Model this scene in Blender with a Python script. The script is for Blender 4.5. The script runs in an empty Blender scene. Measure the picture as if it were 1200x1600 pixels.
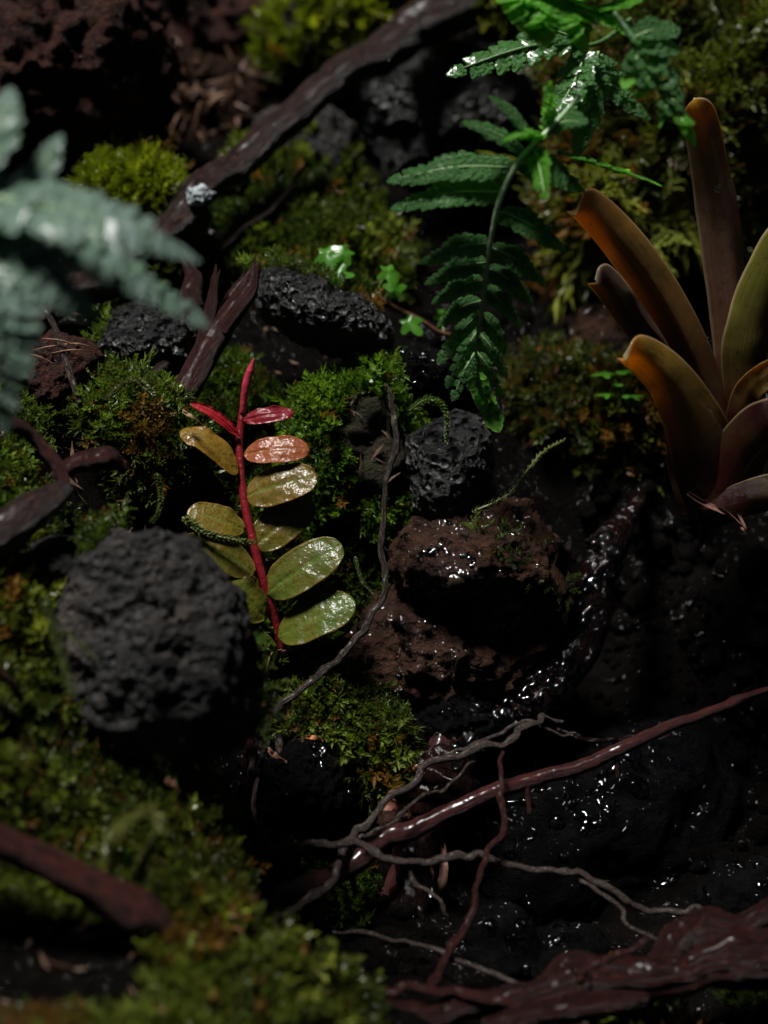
import bpy, bmesh, math, random
import numpy as np
from mathutils import Vector, Matrix

random.seed(7); RNG = np.random.default_rng(7)
sc = bpy.context.scene
COL = sc.collection
sc.unit_settings.scale_length = 0.1            # one unit is ten centimetres: a planted bank seen from half a metre

# ------------------------------------------------------------------ camera, sky, sun, exposure
PITCH = math.radians(35.0); HALF = math.radians(15.0); FOCUS = 6.0
CAM = np.array([0.0, 0.0, 4.0])
cam = bpy.data.cameras.new('camera'); co = bpy.data.objects.new('camera', cam); COL.objects.link(co)
co.location = CAM; co.rotation_euler = (math.pi/2 - PITCH, 0, 0)
cam.sensor_fit = 'VERTICAL'; cam.sensor_height = 36; cam.lens = 18/math.tan(HALF)
cam.clip_start = 0.05; cam.clip_end = 200
cam.dof.use_dof = True; cam.dof.focus_distance = FOCUS; cam.dof.aperture_fstop = 0.66
sc.camera = co
SUN_EL, SUN_AZ = math.radians(73), math.radians(-66)        # azimuth from +y (behind the bank), towards -x
w = bpy.data.worlds.new('World'); sc.world = w; w.use_nodes = True
sky = w.node_tree.nodes.new('ShaderNodeTexSky'); sky.sky_type = 'NISHITA'; sky.sun_disc = False
sky.sun_elevation = SUN_EL; sky.sun_rotation = SUN_AZ
bg = w.node_tree.nodes['Background']; bg.inputs['Strength'].default_value = 0.007
w.node_tree.links.new(sky.outputs[0], bg.inputs[0])
sl = bpy.data.lights.new('sun', 'SUN'); sl.energy = 4.9; sl.angle = math.radians(14); sl.color = (1.0, 0.975, 0.93)
so = bpy.data.objects.new('sun', sl); COL.objects.link(so)
sdir = Vector((math.cos(SUN_EL)*math.sin(SUN_AZ), math.cos(SUN_EL)*math.cos(SUN_AZ), math.sin(SUN_EL)))
so.rotation_euler = sdir.to_track_quat('Z', 'Y').to_euler(); so.location = (0, 6, 9)
sc.view_settings.view_transform = 'Standard'; sc.view_settings.look = 'None'
sc.view_settings.exposure = 0.54; sc.view_settings.gamma = 1.0
sc.cycles.use_denoising = True; sc.cycles.adaptive_threshold = 0.025
sc.cycles.max_bounces = 4; sc.cycles.diffuse_bounces = 2; sc.cycles.glossy_bounces = 2; sc.cycles.transmission_bounces = 4
sc.cycles.sample_clamp_indirect = 3

# ------------------------------------------------------------------ coordinates
FW = np.array([0, math.cos(PITCH), -math.sin(PITCH)]); UP = np.array([0, math.sin(PITCH), math.cos(PITCH)]); RT = np.array([1.0, 0, 0])
S = 2*math.tan(HALF)/1600
def P(px, py, d): return CAM + d*(FW + RT*(px-600)*S + UP*(800-py)*S)
def PP(l): return np.array([P(*q) for q in l])
TOW = -FW

# ------------------------------------------------------------------ noise (numpy)
def _hash(ix, iy, iz, seed):
    n = (ix.astype(np.int64)*374761393 + iy.astype(np.int64)*668265263 + iz.astype(np.int64)*2147483647 + seed*1274126177) & 0xffffffff
    n = ((n ^ (n >> 13))*1274126177) & 0xffffffff
    n = ((n ^ (n >> 16))*2246822519) & 0xffffffff
    return ((n ^ (n >> 15)) & 0xffffff)/float(0xffffff)
def vnoise(p, seed=0):
    p = np.asarray(p, float); i = np.floor(p); f = p-i; i = i.astype(np.int64); u = f*f*f*(f*(f*6-15)+10)
    r = 0
    for dx in (0, 1):
        for dy in (0, 1):
            for dz in (0, 1):
                wgt = (u[:, 0] if dx else 1-u[:, 0])*(u[:, 1] if dy else 1-u[:, 1])*(u[:, 2] if dz else 1-u[:, 2])
                r = r + wgt*_hash(i[:, 0]+dx, i[:, 1]+dy, i[:, 2]+dz, seed)
    return r*2-1
def fbm(p, octv=4, seed=0, gain=0.5, ridged=False):
    p = np.asarray(p, float); a = 1.0; s = 0; t = 0
    for k in range(octv):
        n = vnoise(p, seed+k*17)
        if ridged: n = 1-2*np.abs(n)
        s = s + a*n; t += a; a *= gain; p = p*2.03+11.3
    return s/t
def worley(p, seed=0):
    p = np.asarray(p, float); i = np.floor(p).astype(np.int64); f = p-i; best = np.full(len(p), 9.0)
    for dx in (-1, 0, 1):
        for dy in (-1, 0, 1):
            for dz in (-1, 0, 1):
                jx, jy, jz = i[:, 0]+dx, i[:, 1]+dy, i[:, 2]+dz
                q = np.stack([dx+_hash(jx, jy, jz, seed)-f[:, 0], dy+_hash(jx, jy, jz, seed+5)-f[:, 1], dz+_hash(jx, jy, jz, seed+9)-f[:, 2]], 1)
                best = np.minimum(best, (q*q).sum(1))
    return np.sqrt(best)

# ------------------------------------------------------------------ object helpers
WL = {}
def tag(o, label=None, cat=None, group=None, kind=None):
    for k, v in (('label', label), ('category', cat), ('group', group), ('kind', kind)):
        if v: o[k] = v
    return o
def thing(name, label, cat, loc, group=None):
    o = bpy.data.objects.new(name, None); COL.objects.link(o); o.empty_display_size = 0.05
    o.location = loc; WL[o] = np.array(loc, float); return tag(o, label, cat, group)
def new_mesh(name, v, f, mat, smooth=True):
    me = bpy.data.meshes.new(name); v = np.asarray(v, float)
    me.from_pydata(v.tolist(), [], [list(map(int, q)) for q in f] if not isinstance(f, list) else f); me.update()
    if mat: me.materials.append(mat)
    if smooth: me.polygons.foreach_set('use_smooth', np.ones(len(me.polygons), bool))
    return me
def put(name, vf, mat, parent=None, origin=None, color=None, smooth=True):
    """verts in world space -> one mesh object, its origin at ORIGIN (or its parent's)"""
    v, f = np.asarray(vf[0], float), vf[1]
    base = WL[parent] if parent is not None else np.zeros(3)
    if origin is None: origin = base if parent is not None else np.array([v[:, 0].mean(), v[:, 1].mean(), v[:, 2].min()])
    o = bpy.data.objects.new(name, new_mesh(name, v-origin, f, mat, smooth)); COL.objects.link(o)
    if parent is not None: o.parent = parent
    o.location = origin-base; WL[o] = np.array(origin, float)
    if len(vf) > 2:
        for nm, dat in vf[2].items():
            dat = np.asarray(dat, np.float32); at = o.data.attributes.new(nm, 'FLOAT' if dat.ndim == 1 else 'FLOAT_VECTOR', 'POINT'); at.data.foreach_set('value' if dat.ndim == 1 else 'vector', dat.ravel())
    if color: o.color = (*color, 1)
    return o
def merge(*vfs):
    V, F, n = [], [], 0
    for v, f in vfs:
        V.append(np.asarray(v)); F += [[i+n for i in q] for q in f]; n += len(v)
    return np.concatenate(V), F
def spline(pts, n):
    p = np.asarray(pts, float)
    if len(p) < 3:
        t = np.linspace(0, 1, n)[:, None]; return p[0]*(1-t)+p[-1]*t
    q = np.concatenate([[2*p[0]-p[1]], p, [2*p[-1]-p[-2]]]); m = len(p)-1
    u = np.linspace(0, m-1e-9, n); k = u.astype(int); t = (u-k)[:, None]
    a, b, c, d = q[k], q[k+1], q[k+2], q[k+3]
    return .5*((2*b)+(-a+c)*t+(2*a-5*b+4*c-d)*t*t+(-a+3*b-3*c+d)*t**3)
def interp(vals, n): 
    vals = np.asarray(vals, float); return np.interp(np.linspace(0, 1, n), np.linspace(0, 1, len(vals)), vals)
def frames(c):
    T = np.gradient(c, axis=0); T /= np.linalg.norm(T, axis=1)[:, None]+1e-12
    N = np.zeros_like(c); r = np.cross(T[0], [0.3, 0.5, 0.81]); N[0] = r/np.linalg.norm(r)
    for i in range(1, len(c)):
        r = N[i-1]-T[i]*np.dot(N[i-1], T[i]); N[i] = r/(np.linalg.norm(r)+1e-12)
    return T, N, np.cross(T, N)
def tube(pts, radii, n=80, m=14, seed=0, wob=0.0, ridge=0.0, ridge_k=5, knots=0, jag=0.0, flat=1.0, lump=0.0, thin=1.0, kink=0.0):
    """a tapered, uneven stem along a curve: WOB bends it, RIDGE makes long grain ridges, KNOTS swellings, JAG a broken far end"""
    c = spline(pts, n); r = interp(radii, n)*thin
    L0 = np.linalg.norm(np.diff(c, axis=0), axis=1).sum()
    if wob: c = c + wob*.7*np.stack([fbm(np.stack([np.linspace(0, L0/.22, n), np.full(n, 3.1*k), np.full(n, seed*1.7)], 1), 4, seed+k) for k in range(3)], 1)*np.clip(np.minimum(np.arange(n), n-1-np.arange(n))/5, 0, 1)[:, None]
    if kink: c = c + kink*np.stack([fbm(np.stack([np.linspace(0, L0/.07, n), np.full(n, 5.3*k), np.full(n, seed*2.9)], 1), 2, seed+40+k, .6) for k in range(3)], 1)*np.clip(np.minimum(np.arange(n), n-1-np.arange(n))/4, 0, 1)[:, None]
    s = np.concatenate([[0], np.cumsum(np.linalg.norm(np.diff(c, axis=0), axis=1))]); T, N, B = frames(c)
    rg = np.random.default_rng(seed+100)
    for _ in range(knots):
        q = rg.uniform(.05, .95)*s[-1]; wd = np.mean(r)*rg.uniform(1, 2.2); r = r*(1+rg.uniform(.12, .42)*np.exp(-((s-q)/wd)**2))
    th = np.linspace(0, 2*math.pi, m, endpoint=False)
    A, Sx = np.meshgrid(th, s); R = np.repeat(r[:, None], m, 1)
    q = np.stack([np.cos(A).ravel(), np.sin(A).ravel(), Sx.ravel()], 1)
    if ridge:
        k = ridge_k; rr = fbm(np.stack([q[:, 0]*k, q[:, 1]*k, q[:, 2]*1.3/max(np.mean(r), .01)*.25+seed], 1), 3, seed, ridged=True).reshape(R.shape)
        R = R*(1+ridge*rr)
    if lump: R = R*(1+lump*fbm(np.stack([q[:, 0]*1.1, q[:, 1]*1.1, q[:, 2]/max(np.mean(r), .01)*.35+seed*3], 1), 3, seed+3).reshape(R.shape))
    V = c[:, None, :]+N[:, None, :]*(np.cos(A)*R)[..., None]+B[:, None, :]*(np.sin(A)*R*flat)[..., None]
    if jag:
        off = (rg.random(m)-.5)*2*jag
        for i in range(max(2, n//6)): V[n-1-i] += T[n-1-i]*(off*(1-i/(n/6)))[:, None]
    V = V.reshape(-1, 3); F = []
    for i in range(n-1):
        for j in range(m):
            a, b = i*m+j, i*m+(j+1) % m; F.append([a, b, b+m, a+m])
    V = np.concatenate([V, [c[0]-T[0]*r[0]*.3], [c[-1]+T[-1]*r[-1]*(.3 if not jag else -.4)]]); a0, a1 = n*m, n*m+1
    for j in range(m):
        F.append([a0, (j+1) % m, j]); F.append([a1, (n-1)*m+j, (n-1)*m+(j+1) % m])
    dv = math.sqrt(max(np.mean(r), .004)*.05)
    gv = np.stack([(np.cos(A)*R).ravel(), (np.sin(A)*R).ravel(), (Sx+seed*1.37).ravel()], 1); gv = np.concatenate([gv, [[0, 0, s[0]+seed*1.37]], [[0, 0, s[-1]+seed*1.37]]])
    gv[:, :2] /= dv; gv[:, 2] = (gv[:, 2]-seed*1.37)/dv+seed*3.7
    return V, F, {'grain': gv}
_ICO = {}
def ico(sub):
    if sub not in _ICO:
        bm = bmesh.new(); bmesh.ops.create_icosphere(bm, subdivisions=sub, radius=1)
        _ICO[sub] = (np.array([v.co[:] for v in bm.verts]), [[v.index for v in f.verts] for f in bm.faces]); bm.free()
    return _ICO[sub]
def rock(outline, d, depth, seed=0, sub=6, facets=14, big=.16, fine=.03, pits=0.0, pit_k=14, tilt=0.0, fk=None, flim=(.80, .97), crag=0.0):
    """a stone whose silhouette has OUTLINE (pixels at distance D) and whose own thickness is DEPTH; facets, lumps and pores are geometry"""
    n, F = ico(sub); o = np.array(outline, float); cen = o.mean(0); rg = np.random.default_rng(seed)
    dx, dy = (o[:, 0]-cen[0])*S*d, -(o[:, 1]-cen[1])*S*d
    ang = np.arctan2(dy, dx); rad = np.hypot(dx, dy); k = np.argsort(ang); ang, rad = ang[k], rad[k]
    a = n@RT; b = n@UP; t = n@TOW; rho = np.hypot(a, b); th = np.arctan2(b, a)
    R = np.interp(th, np.concatenate([ang-2*math.pi, ang, ang+2*math.pi]), np.tile(rad, 3))
    mean = rad.mean(); q = 1.0
    for _ in range(facets):
        pn = rg.normal(size=3); pn /= np.linalg.norm(pn); c = n@pn; lim = rg.uniform(*flim)
        q = np.where(c > lim, np.minimum(q, lim/np.maximum(c, 1e-6)), q)
    v = (RT[None]*(a*R)[:, None]+UP[None]*(b*R)[:, None]+TOW[None]*(t*depth)[:, None])*(q if np.ndim(q) else np.ones(len(n)))[:, None]
    v = v + n*(big*mean*fbm(n*2.1+seed*3.3, 3, seed))[:, None]
    if crag: v = v + n*(crag*mean*fbm(n*2.6+seed*1.7, 4, seed+8, .55, True))[:, None]
    if tilt: v = v + TOW[None]*(tilt*(v@UP))[:, None]
    if fine: v = v + n*(fine*mean*fbm(v/mean*(fk or 7)+seed, 4, seed+5, .6))[:, None]
    if pits:
        wv = worley(v/mean*pit_k+seed, seed); v = v - n*(pits*mean*np.clip(1-wv/.62, 0, 1)**.8)[:, None]
        wv = worley(v/mean*pit_k*.45+seed, seed+2); v = v - n*(pits*1.6*mean*np.clip(1-wv/.5, 0, 1))[:, None]
    return v+P(cen[0], cen[1], d), F
def ribbon(pts, widths, side, cup=0.3, n=40, m=13, thick=.004, seed=0, bump=0.0, bk=20, roll=None, wave=0.0, vfold=0.0):
    """a leaf blade with two faces: along PTS, across SIDE, its cross-section bent by CUP (edges towards +normal)"""
    c = spline(pts, n); wd = interp(widths, n) if len(widths) < n else np.asarray(widths)
    T = np.gradient(c, axis=0); T /= np.linalg.norm(T, axis=1)[:, None]+1e-12
    sd = np.asarray(side, float); sd = np.repeat(sd[None], n, 0) if sd.ndim == 1 else spline(sd, n)
    sd = sd-T*(sd*T).sum(1)[:, None]; sd /= np.linalg.norm(sd, axis=1)[:, None]+1e-12; N = np.cross(T, sd)
    if roll is not None:
        ro = interp(roll, n)[:, None]; sd, N = sd*np.cos(ro)+N*np.sin(ro), N*np.cos(ro)-sd*np.sin(ro)
    u = np.linspace(-1, 1, m); cu = interp(np.atleast_1d(cup), n) if np.ndim(cup) else np.full(n, cup)
    ang = cu[:, None]*u[None]; half = wd[:, None]*.5
    lat = np.where(np.abs(cu[:, None]) > 1e-3, np.sin(ang)/np.where(np.abs(cu[:, None]) > 1e-3, cu[:, None], 1), u[None])*half
    hgt = np.where(np.abs(cu[:, None]) > 1e-3, (1-np.cos(ang))/np.where(np.abs(cu[:, None]) > 1e-3, cu[:, None], 1), 0)*half
    if vfold: hgt = hgt+vfold*half*(np.sqrt(u[None]**2+.02)-.141); lat = lat*(1-.12*abs(vfold))
    V = c[:, None]+sd[:, None]*lat[..., None]+N[:, None]*hgt[..., None]; V = V.reshape(-1, 3)
    NN = np.repeat(N, m, 0)
    if bump: V = V+NN*(bump*fbm(V*bk+seed, 3, seed))[:, None]
    if wave: V = V+NN*(wave*np.abs(np.tile(u, n))**2*fbm(np.stack([np.repeat(np.linspace(0, 6, n), m), np.tile(np.sign(u), n)*3, np.full(n*m, seed)], 1), 2, seed))[:, None]
    edge = np.tile(np.sqrt(np.clip(1-np.abs(u)**3, 0, 1)), n)[:, None]
    W = V-NN*thick*(.25+.75*edge); F = []; k = n*m
    for i in range(n-1):
        for j in range(m-1):
            a = i*m+j; F.append([a, a+1, a+m+1, a+m]); F.append([k+a, k+a+m, k+a+m+1, k+a+1])
        a = i*m; F.append([a, a+m, k+a+m, k+a]); a = i*m+m-1; F.append([a, k+a, k+a+m, a+m])
    for j in range(m-1):
        F.append([j, k+j, k+j+1, j+1]); a = (n-1)*m+j; F.append([a, a+1, k+a+1, k+a])
    return np.concatenate([V, W]), F

# ------------------------------------------------------------------ materials
class MB:
    def __init__(s, name):
        s.m = bpy.data.materials.new(name); s.m.use_nodes = True; s.t = s.m.node_tree; s.b = s.t.nodes['Principled BSDF']; s.out = s.t.nodes['Material Output']
        s.tc = s.n('ShaderNodeTexCoord')
    def n(s, ty, **k):
        x = s.t.nodes.new(ty)
        for a, v in k.items(): setattr(x, a, v)
        return x
    def l(s, a, b): s.t.links.new(a, b)
    def put(s, sock, v):
        i = s.b.inputs[sock]
        if hasattr(v, 'links'): s.l(v, i)
        else: i.default_value = v
    def noise(s, scale, detail=4, rough=.55, dist=0.0, vec=None, stretch=None):
        x = s.n('ShaderNodeTexNoise'); x.inputs['Scale'].default_value = scale; x.inputs['Detail'].default_value = detail
        x.inputs['Roughness'].default_value = rough; x.inputs['Distortion'].default_value = dist
        src = vec or s.tc.outputs['Object']
        if stretch:
            mp = s.n('ShaderNodeMapping'); mp.inputs['Scale'].default_value = stretch; s.l(src, mp.inputs[0]); src = mp.outputs[0]
        s.l(src, x.inputs['Vector']); return x.outputs['Fac']
    def voro(s, scale, feature='F1', rnd=1.0):
        x = s.n('ShaderNodeTexVoronoi', feature=feature); x.inputs['Scale'].default_value = scale; x.inputs['Randomness'].default_value = rnd
        s.l(s.tc.outputs['Object'], x.inputs['Vector']); return x.outputs['Distance']
    def ramp(s, fac, stops):
        x = s.n('ShaderNodeValToRGB'); e = x.color_ramp.elements
        while len(e) < len(stops): e.new(.5)
        for q, (p, c) in zip(e, stops): q.position = p; q.color = (*c, 1) if len(c) == 3 else c
        s.l(fac, x.inputs[0]); return x.outputs[0]
    def mix(s, fac, a, b, mode='MIX'):
        x = s.n('ShaderNodeMix', data_type='RGBA', blend_type=mode)
        for sock, v in ((x.inputs[0], fac), (x.inputs[6], a), (x.inputs[7], b)):
            if hasattr(v, 'links'): s.l(v, sock)
            else: sock.default_value = v if not isinstance(v, tuple) else (*v, 1)
        return x.outputs[2]
    def math(s, op, a, b=0.0, clamp=False):
        x = s.n('ShaderNodeMath', operation=op); x.use_clamp = clamp
        for sock, v in ((x.inputs[0], a), (x.inputs[1], b)):
            if hasattr(v, 'links'): s.l(v, sock)
            else: sock.default_value = v
        return x.outputs[0]
    def rng(s, v, a, b, c=0.0, d=1.0):
        x = s.n('ShaderNodeMapRange'); s.l(v, x.inputs[0])
        for i, q in zip((1, 2, 3, 4), (a, b, c, d)): x.inputs[i].default_value = q
        return x.outputs[0]
    def bump(s, h, dist, strength=1.0, normal=None):
        x = s.n('ShaderNodeBump'); x.inputs['Distance'].default_value = dist; x.inputs['Strength'].default_value = strength
        s.l(h, x.inputs['Height'])
        if normal: s.l(normal, x.inputs['Normal'])
        return x.outputs[0]
    def translucent(s, col, fac, normal=None):
        tr = s.n('ShaderNodeBsdfTranslucent'); mx = s.n('ShaderNodeMixShader'); mx.inputs[0].default_value = fac
        if hasattr(col, 'links'): s.l(col, tr.inputs[0])
        else: tr.inputs[0].default_value = (*col, 1)
        if normal: s.l(normal, tr.inputs['Normal'])
        s.l(s.b.outputs[0], mx.inputs[1]); s.l(tr.outputs[0], mx.inputs[2]); s.l(mx.outputs[0], s.out.inputs[0])

def mat_rock(name, c0, c1, c2=None, rough=(.5, .9), k=14, bump=.02, pore=0.0, pore_k=60, coat=0.0, coat_k=7, coat_d=.05, coat_rough=.05, spec=.5, wetmask=None, fine_k=90):
    b = MB(name); n1 = b.noise(k, 8, .65); n2 = b.noise(k*.28, 4, .5, .6); nf = b.noise(fine_k, 3, .7)
    col = b.ramp(n1, [(.32, c0), (.68, c1)])
    if c2: col = b.mix(b.rng(n2, .5, .66), col, c2)
    b.put('Base Color', col); b.put('Roughness', b.rng(n1, .3, .7, *rough)); b.put('Specular IOR Level', spec)
    h = b.math('ADD', n1, b.math('MULTIPLY', nf, .45))
    if pore:
        v = b.voro(pore_k); h = b.math('ADD', h, b.math('MULTIPLY', b.rng(v, .1, .55), pore))
        v2 = b.voro(pore_k*.4); h = b.math('ADD', h, b.math('MULTIPLY', b.rng(v2, .05, .4), pore*1.3))
    nb = b.bump(h, bump); b.put('Normal', nb)
    if coat:
        cn = b.noise(coat_k, 1.0, .4, 1.8); b.put('Coat Normal', b.bump(cn, coat_d))
        if wetmask:
            wm = b.noise(wetmask, 4, .55, .4); b.put('Coat Weight', b.rng(wm, .48, .58, 0.0, coat))
        else: b.put('Coat Weight', coat)
        b.put('Coat Roughness', coat_rough); b.put('Coat IOR', 1.4)
    return b.m
def mat_wood(name, c0, c1, c2, rough=(.4, .7), k=60, bump=.012, coat=0.0, coat_rough=.15, spec=.4, coat_d=.02, coat_k=14, along=.12, flake=.35):
    b = MB(name); ga = b.n('ShaderNodeAttribute', attribute_name='grain').outputs['Vector']
    g = b.noise(k, 6, .68, .25, vec=ga, stretch=(1, 1, along)); g2 = b.noise(k*.35, 4, .6, .4, vec=ga, stretch=(1, 1, .4)); nf = b.noise(k*2.2, 4, .75, vec=ga)
    col = b.ramp(g, [(.38, c0), (.52, c1), (.66, c2)]); col = b.mix(b.math('MULTIPLY', b.rng(g2, .42, .66), .7), col, c0)
    b.put('Base Color', col); b.put('Roughness', b.rng(g2, .3, .7, *rough)); b.put('Specular IOR Level', spec)
    h = b.math('ADD', b.math('ADD', g, b.math('MULTIPLY', nf, flake)), b.math('MULTIPLY', g2, .8)); b.put('Normal', b.bump(h, bump))
    if coat:
        b.put('Coat Weight', b.rng(g2, .35, .6, coat*.3, coat)); b.put('Coat Roughness', coat_rough); b.put('Coat Normal', b.bump(b.math('ADD', b.noise(coat_k, 1.0, .4, 1.6), b.math('MULTIPLY', g, .03)), coat_d))
    return b.m

m_soil = mat_rock('wet_peat', (.0012, .001, .0009), (.0055, .004, .0032), (.003, .0026, .0023), k=20, bump=.07, rough=(.75, .95), coat=.5, coat_k=18, coat_d=.12, coat_rough=.04, wetmask=8, spec=.03)
m_lava = mat_rock('black_lava', (.0025, .0025, .0027), (.012, .012, .0125), k=24, bump=.05, pore=1.1, pore_k=34, rough=(.25, .6), spec=.45, coat=.3, coat_k=45, coat_d=.05, coat_rough=.12, wetmask=14)
m_char = mat_rock('charcoal_lava', (.007, .007, .0068), (.054, .053, .053), (.068, .056, .049), k=24, bump=.08, pore=.7, pore_k=30, rough=(.7, .95), spec=.12)
m_wet = mat_rock('wet_black_rock', (.0008, .0008, .0009), (.0038, .0035, .0035), k=22, bump=.03, rough=(.7, .9), spec=.02, coat=1, coat_k=6, coat_d=.26, coat_rough=.025, wetmask=3)
m_brown = mat_rock('wet_brown_rock', (.014, .006, .0035), (.050, .022, .012), (.022, .010, .007), k=15, bump=.045, rough=(.5, .85), spec=.12, coat=1, coat_k=6.5, coat_d=.20, coat_rough=.025, wetmask=4.5, pore=.25, pore_k=34)
m_bark = mat_rock('tree_fern_bark', (.005, .0025, .002), (.085, .031, .021), (.035, .016, .012), k=26, bump=.08, rough=(.6, .9), spec=.12, fine_k=80, coat=.2, coat_k=40, coat_d=.06, coat_rough=.12, wetmask=12)  # bark tone lowered to stand for light fall-off in the upper corner
m_litter = mat_rock('fibrous_soil', (.006, .003, .002), (.050, .024, .014), (.022, .014, .012), k=24, bump=.09, rough=(.7, .95), spec=.08, fine_k=90)
m_drift = mat_wood('driftwood', (.006, .0026, .0022), (.034, .0135, .0105), (.11, .056, .046), k=7, bump=.035, along=.22, spec=.3, rough=(.3, .6), coat=.15, coat_rough=.25, coat_d=.003)
m_red = mat_wood('red_wood', (.008, .0018, .0016), (.040, .0065, .005), (.085, .020, .015), k=9, bump=.022, along=.07, spec=.22, rough=(.4, .65), coat=.05, coat_rough=.25, coat_d=.003)
m_redroot = mat_wood('wet_red_root', (.009, .0016, .0014), (.036, .005, .004), (.060, .009, .007), k=6, bump=.010, along=.08, spec=.2, rough=(.35, .55), coat=.7, coat_rough=.2, coat_d=.003)
m_redrough = mat_wood('rough_red_wood', (.006, .0016, .0013), (.070, .0115, .0085), (.19, .048, .034), k=9, bump=.04, along=.14, spec=.2, rough=(.45, .75), coat=.1, coat_rough=.25, coat_d=.004, flake=.6)
m_redlog = mat_wood('wet_red_log', (.004, .0014, .0012), (.040, .0085, .0065), (.12, .036, .027), k=10, bump=.035, along=.12, spec=.3, rough=(.3, .55), coat=.1, coat_rough=.2, coat_d=.003, flake=.6)
m_darkwood = mat_wood('wet_dark_wood', (.002, .001, .001), (.010, .0036, .003), (.026, .009, .007), k=7, bump=.025, along=.15, spec=.02, rough=(.6, .85), coat=1, coat_rough=.02, coat_d=.16, coat_k=7)
m_twig = mat_wood('grey_twig', (.014, .009, .007), (.075, .050, .042), (.24, .18, .155), k=9, bump=.016, along=.3, spec=.25, rough=(.45, .7), coat=.15, coat_rough=.2, flake=.7)
m_darktwig = mat_wood('dark_twig', (.005, .003, .0025), (.034, .022, .018), (.34, .25, .20), k=9, bump=.015, along=.07, spec=.25, rough=(.35, .6), coat=.2, coat_rough=.15)

def mat_moss():
    b = MB('moss'); at = b.n('ShaderNodeAttribute', attribute_type='INSTANCER', attribute_name='tint')
    rn = b.n('ShaderNodeAttribute', attribute_type='GEOMETRY', attribute_name='age')
    sp = b.n('ShaderNodeSeparateColor'); b.l(at.outputs['Color'], sp.inputs[0])
    col = b.mix(b.math('MULTIPLY', rn.outputs['Fac'], .55), at.outputs['Color'], (.15, .16, .018), 'MIX')
    b.put('Base Color', at.outputs['Color']); b.put('Roughness', .32); b.put('Specular IOR Level', .3)
    col2 = b.mix(b.math('MULTIPLY', rn.outputs['Fac'], .5), at.outputs['Color'], (1, 1, .7), 'SOFT_LIGHT')
    b.put('Base Color', col2)
    tr = b.mix(1.0, col2, (1.5, 1.7, .6), 'MULTIPLY')
    b.translucent(tr, .35); return b.m
m_moss = mat_moss()
m_mossbase = mat_rock('moss_base', (.006, .006, .002), (.022, .022, .007), (.020, .011, .006), k=30, bump=.04, rough=(.6, .9), spec=.2)

def mat_fern(name, c0, c1, rough=.32, trans=.35, coat=.3, tcol=(.10, .30, .012)):
    b = MB(name); oi = b.n('ShaderNodeObjectInfo'); n1 = b.noise(9, 4, .6)
    col = b.mix(n1, c0, c1); col = b.mix(b.math('MULTIPLY', oi.outputs['Random'], .35), col, (.03, .12, .01))
    b.put('Base Color', col); b.put('Roughness', rough); b.put('Specular IOR Level', .3)
    nb = b.bump(b.noise(5, 3, .5), .03); b.put('Normal', nb)
    b.put('Coat Weight', coat); b.put('Coat Roughness', .16)
    b.translucent(tcol, trans); return b.m
m_fern = mat_fern('fern_leaf', (.046, .135, .040), (.085, .20, .065), rough=.5, trans=.5, coat=.03, tcol=(.18, .46, .07))
m_fernglossy = mat_fern('wet_fern_leaf', (.035, .12, .024), (.055, .165, .036), rough=.3, coat=.6, tcol=(.10, .36, .03))
m_ferntip = mat_fern('lit_young_fern_leaf', (.07, .24, .016), (.11, .32, .025), rough=.45, trans=.5, coat=.05, tcol=(.28, .80, .04))  # young green, raised further to stand for direct light on the top frond
m_fernsheen = mat_fern('sheen_fern_leaf', (.035, .085, .062), (.22, .285, .255), rough=.36, trans=.2, coat=.15, tcol=(.05, .18, .06))  # pale grey mix paints soft sky sheen onto green leaves
m_ivy = mat_fern('creeper_leaf', (.035, .14, .012), (.075, .21, .018), trans=.4, coat=.2, tcol=(.2, .5, .02))
def mat_plain(name, rough=.4, coat=0.0, k=25, var=.5, trans=0.0, bump=.01):
    b = MB(name); oi = b.n('ShaderNodeObjectInfo'); n1 = b.noise(k, 5, .6)
    col = b.mix(b.math('MULTIPLY', b.rng(n1, .35, .7), var), oi.outputs['Color'], (.01, .006, .004)); b.put('Base Color', col)
    b.put('Roughness', rough); b.put('Coat Weight', coat); b.put('Coat Roughness', .15); b.put('Normal', b.bump(n1, bump))
    if trans: b.translucent(oi.outputs['Color'], trans)
    return b.m
m_stem = mat_plain('plant_stem', .3, .5, 20, .35)
m_straw = mat_plain('dry_straw', .6, 0, 30, .5)
m_fernstem = mat_plain('fern_stem', .4, .3, 30, .25)
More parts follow.
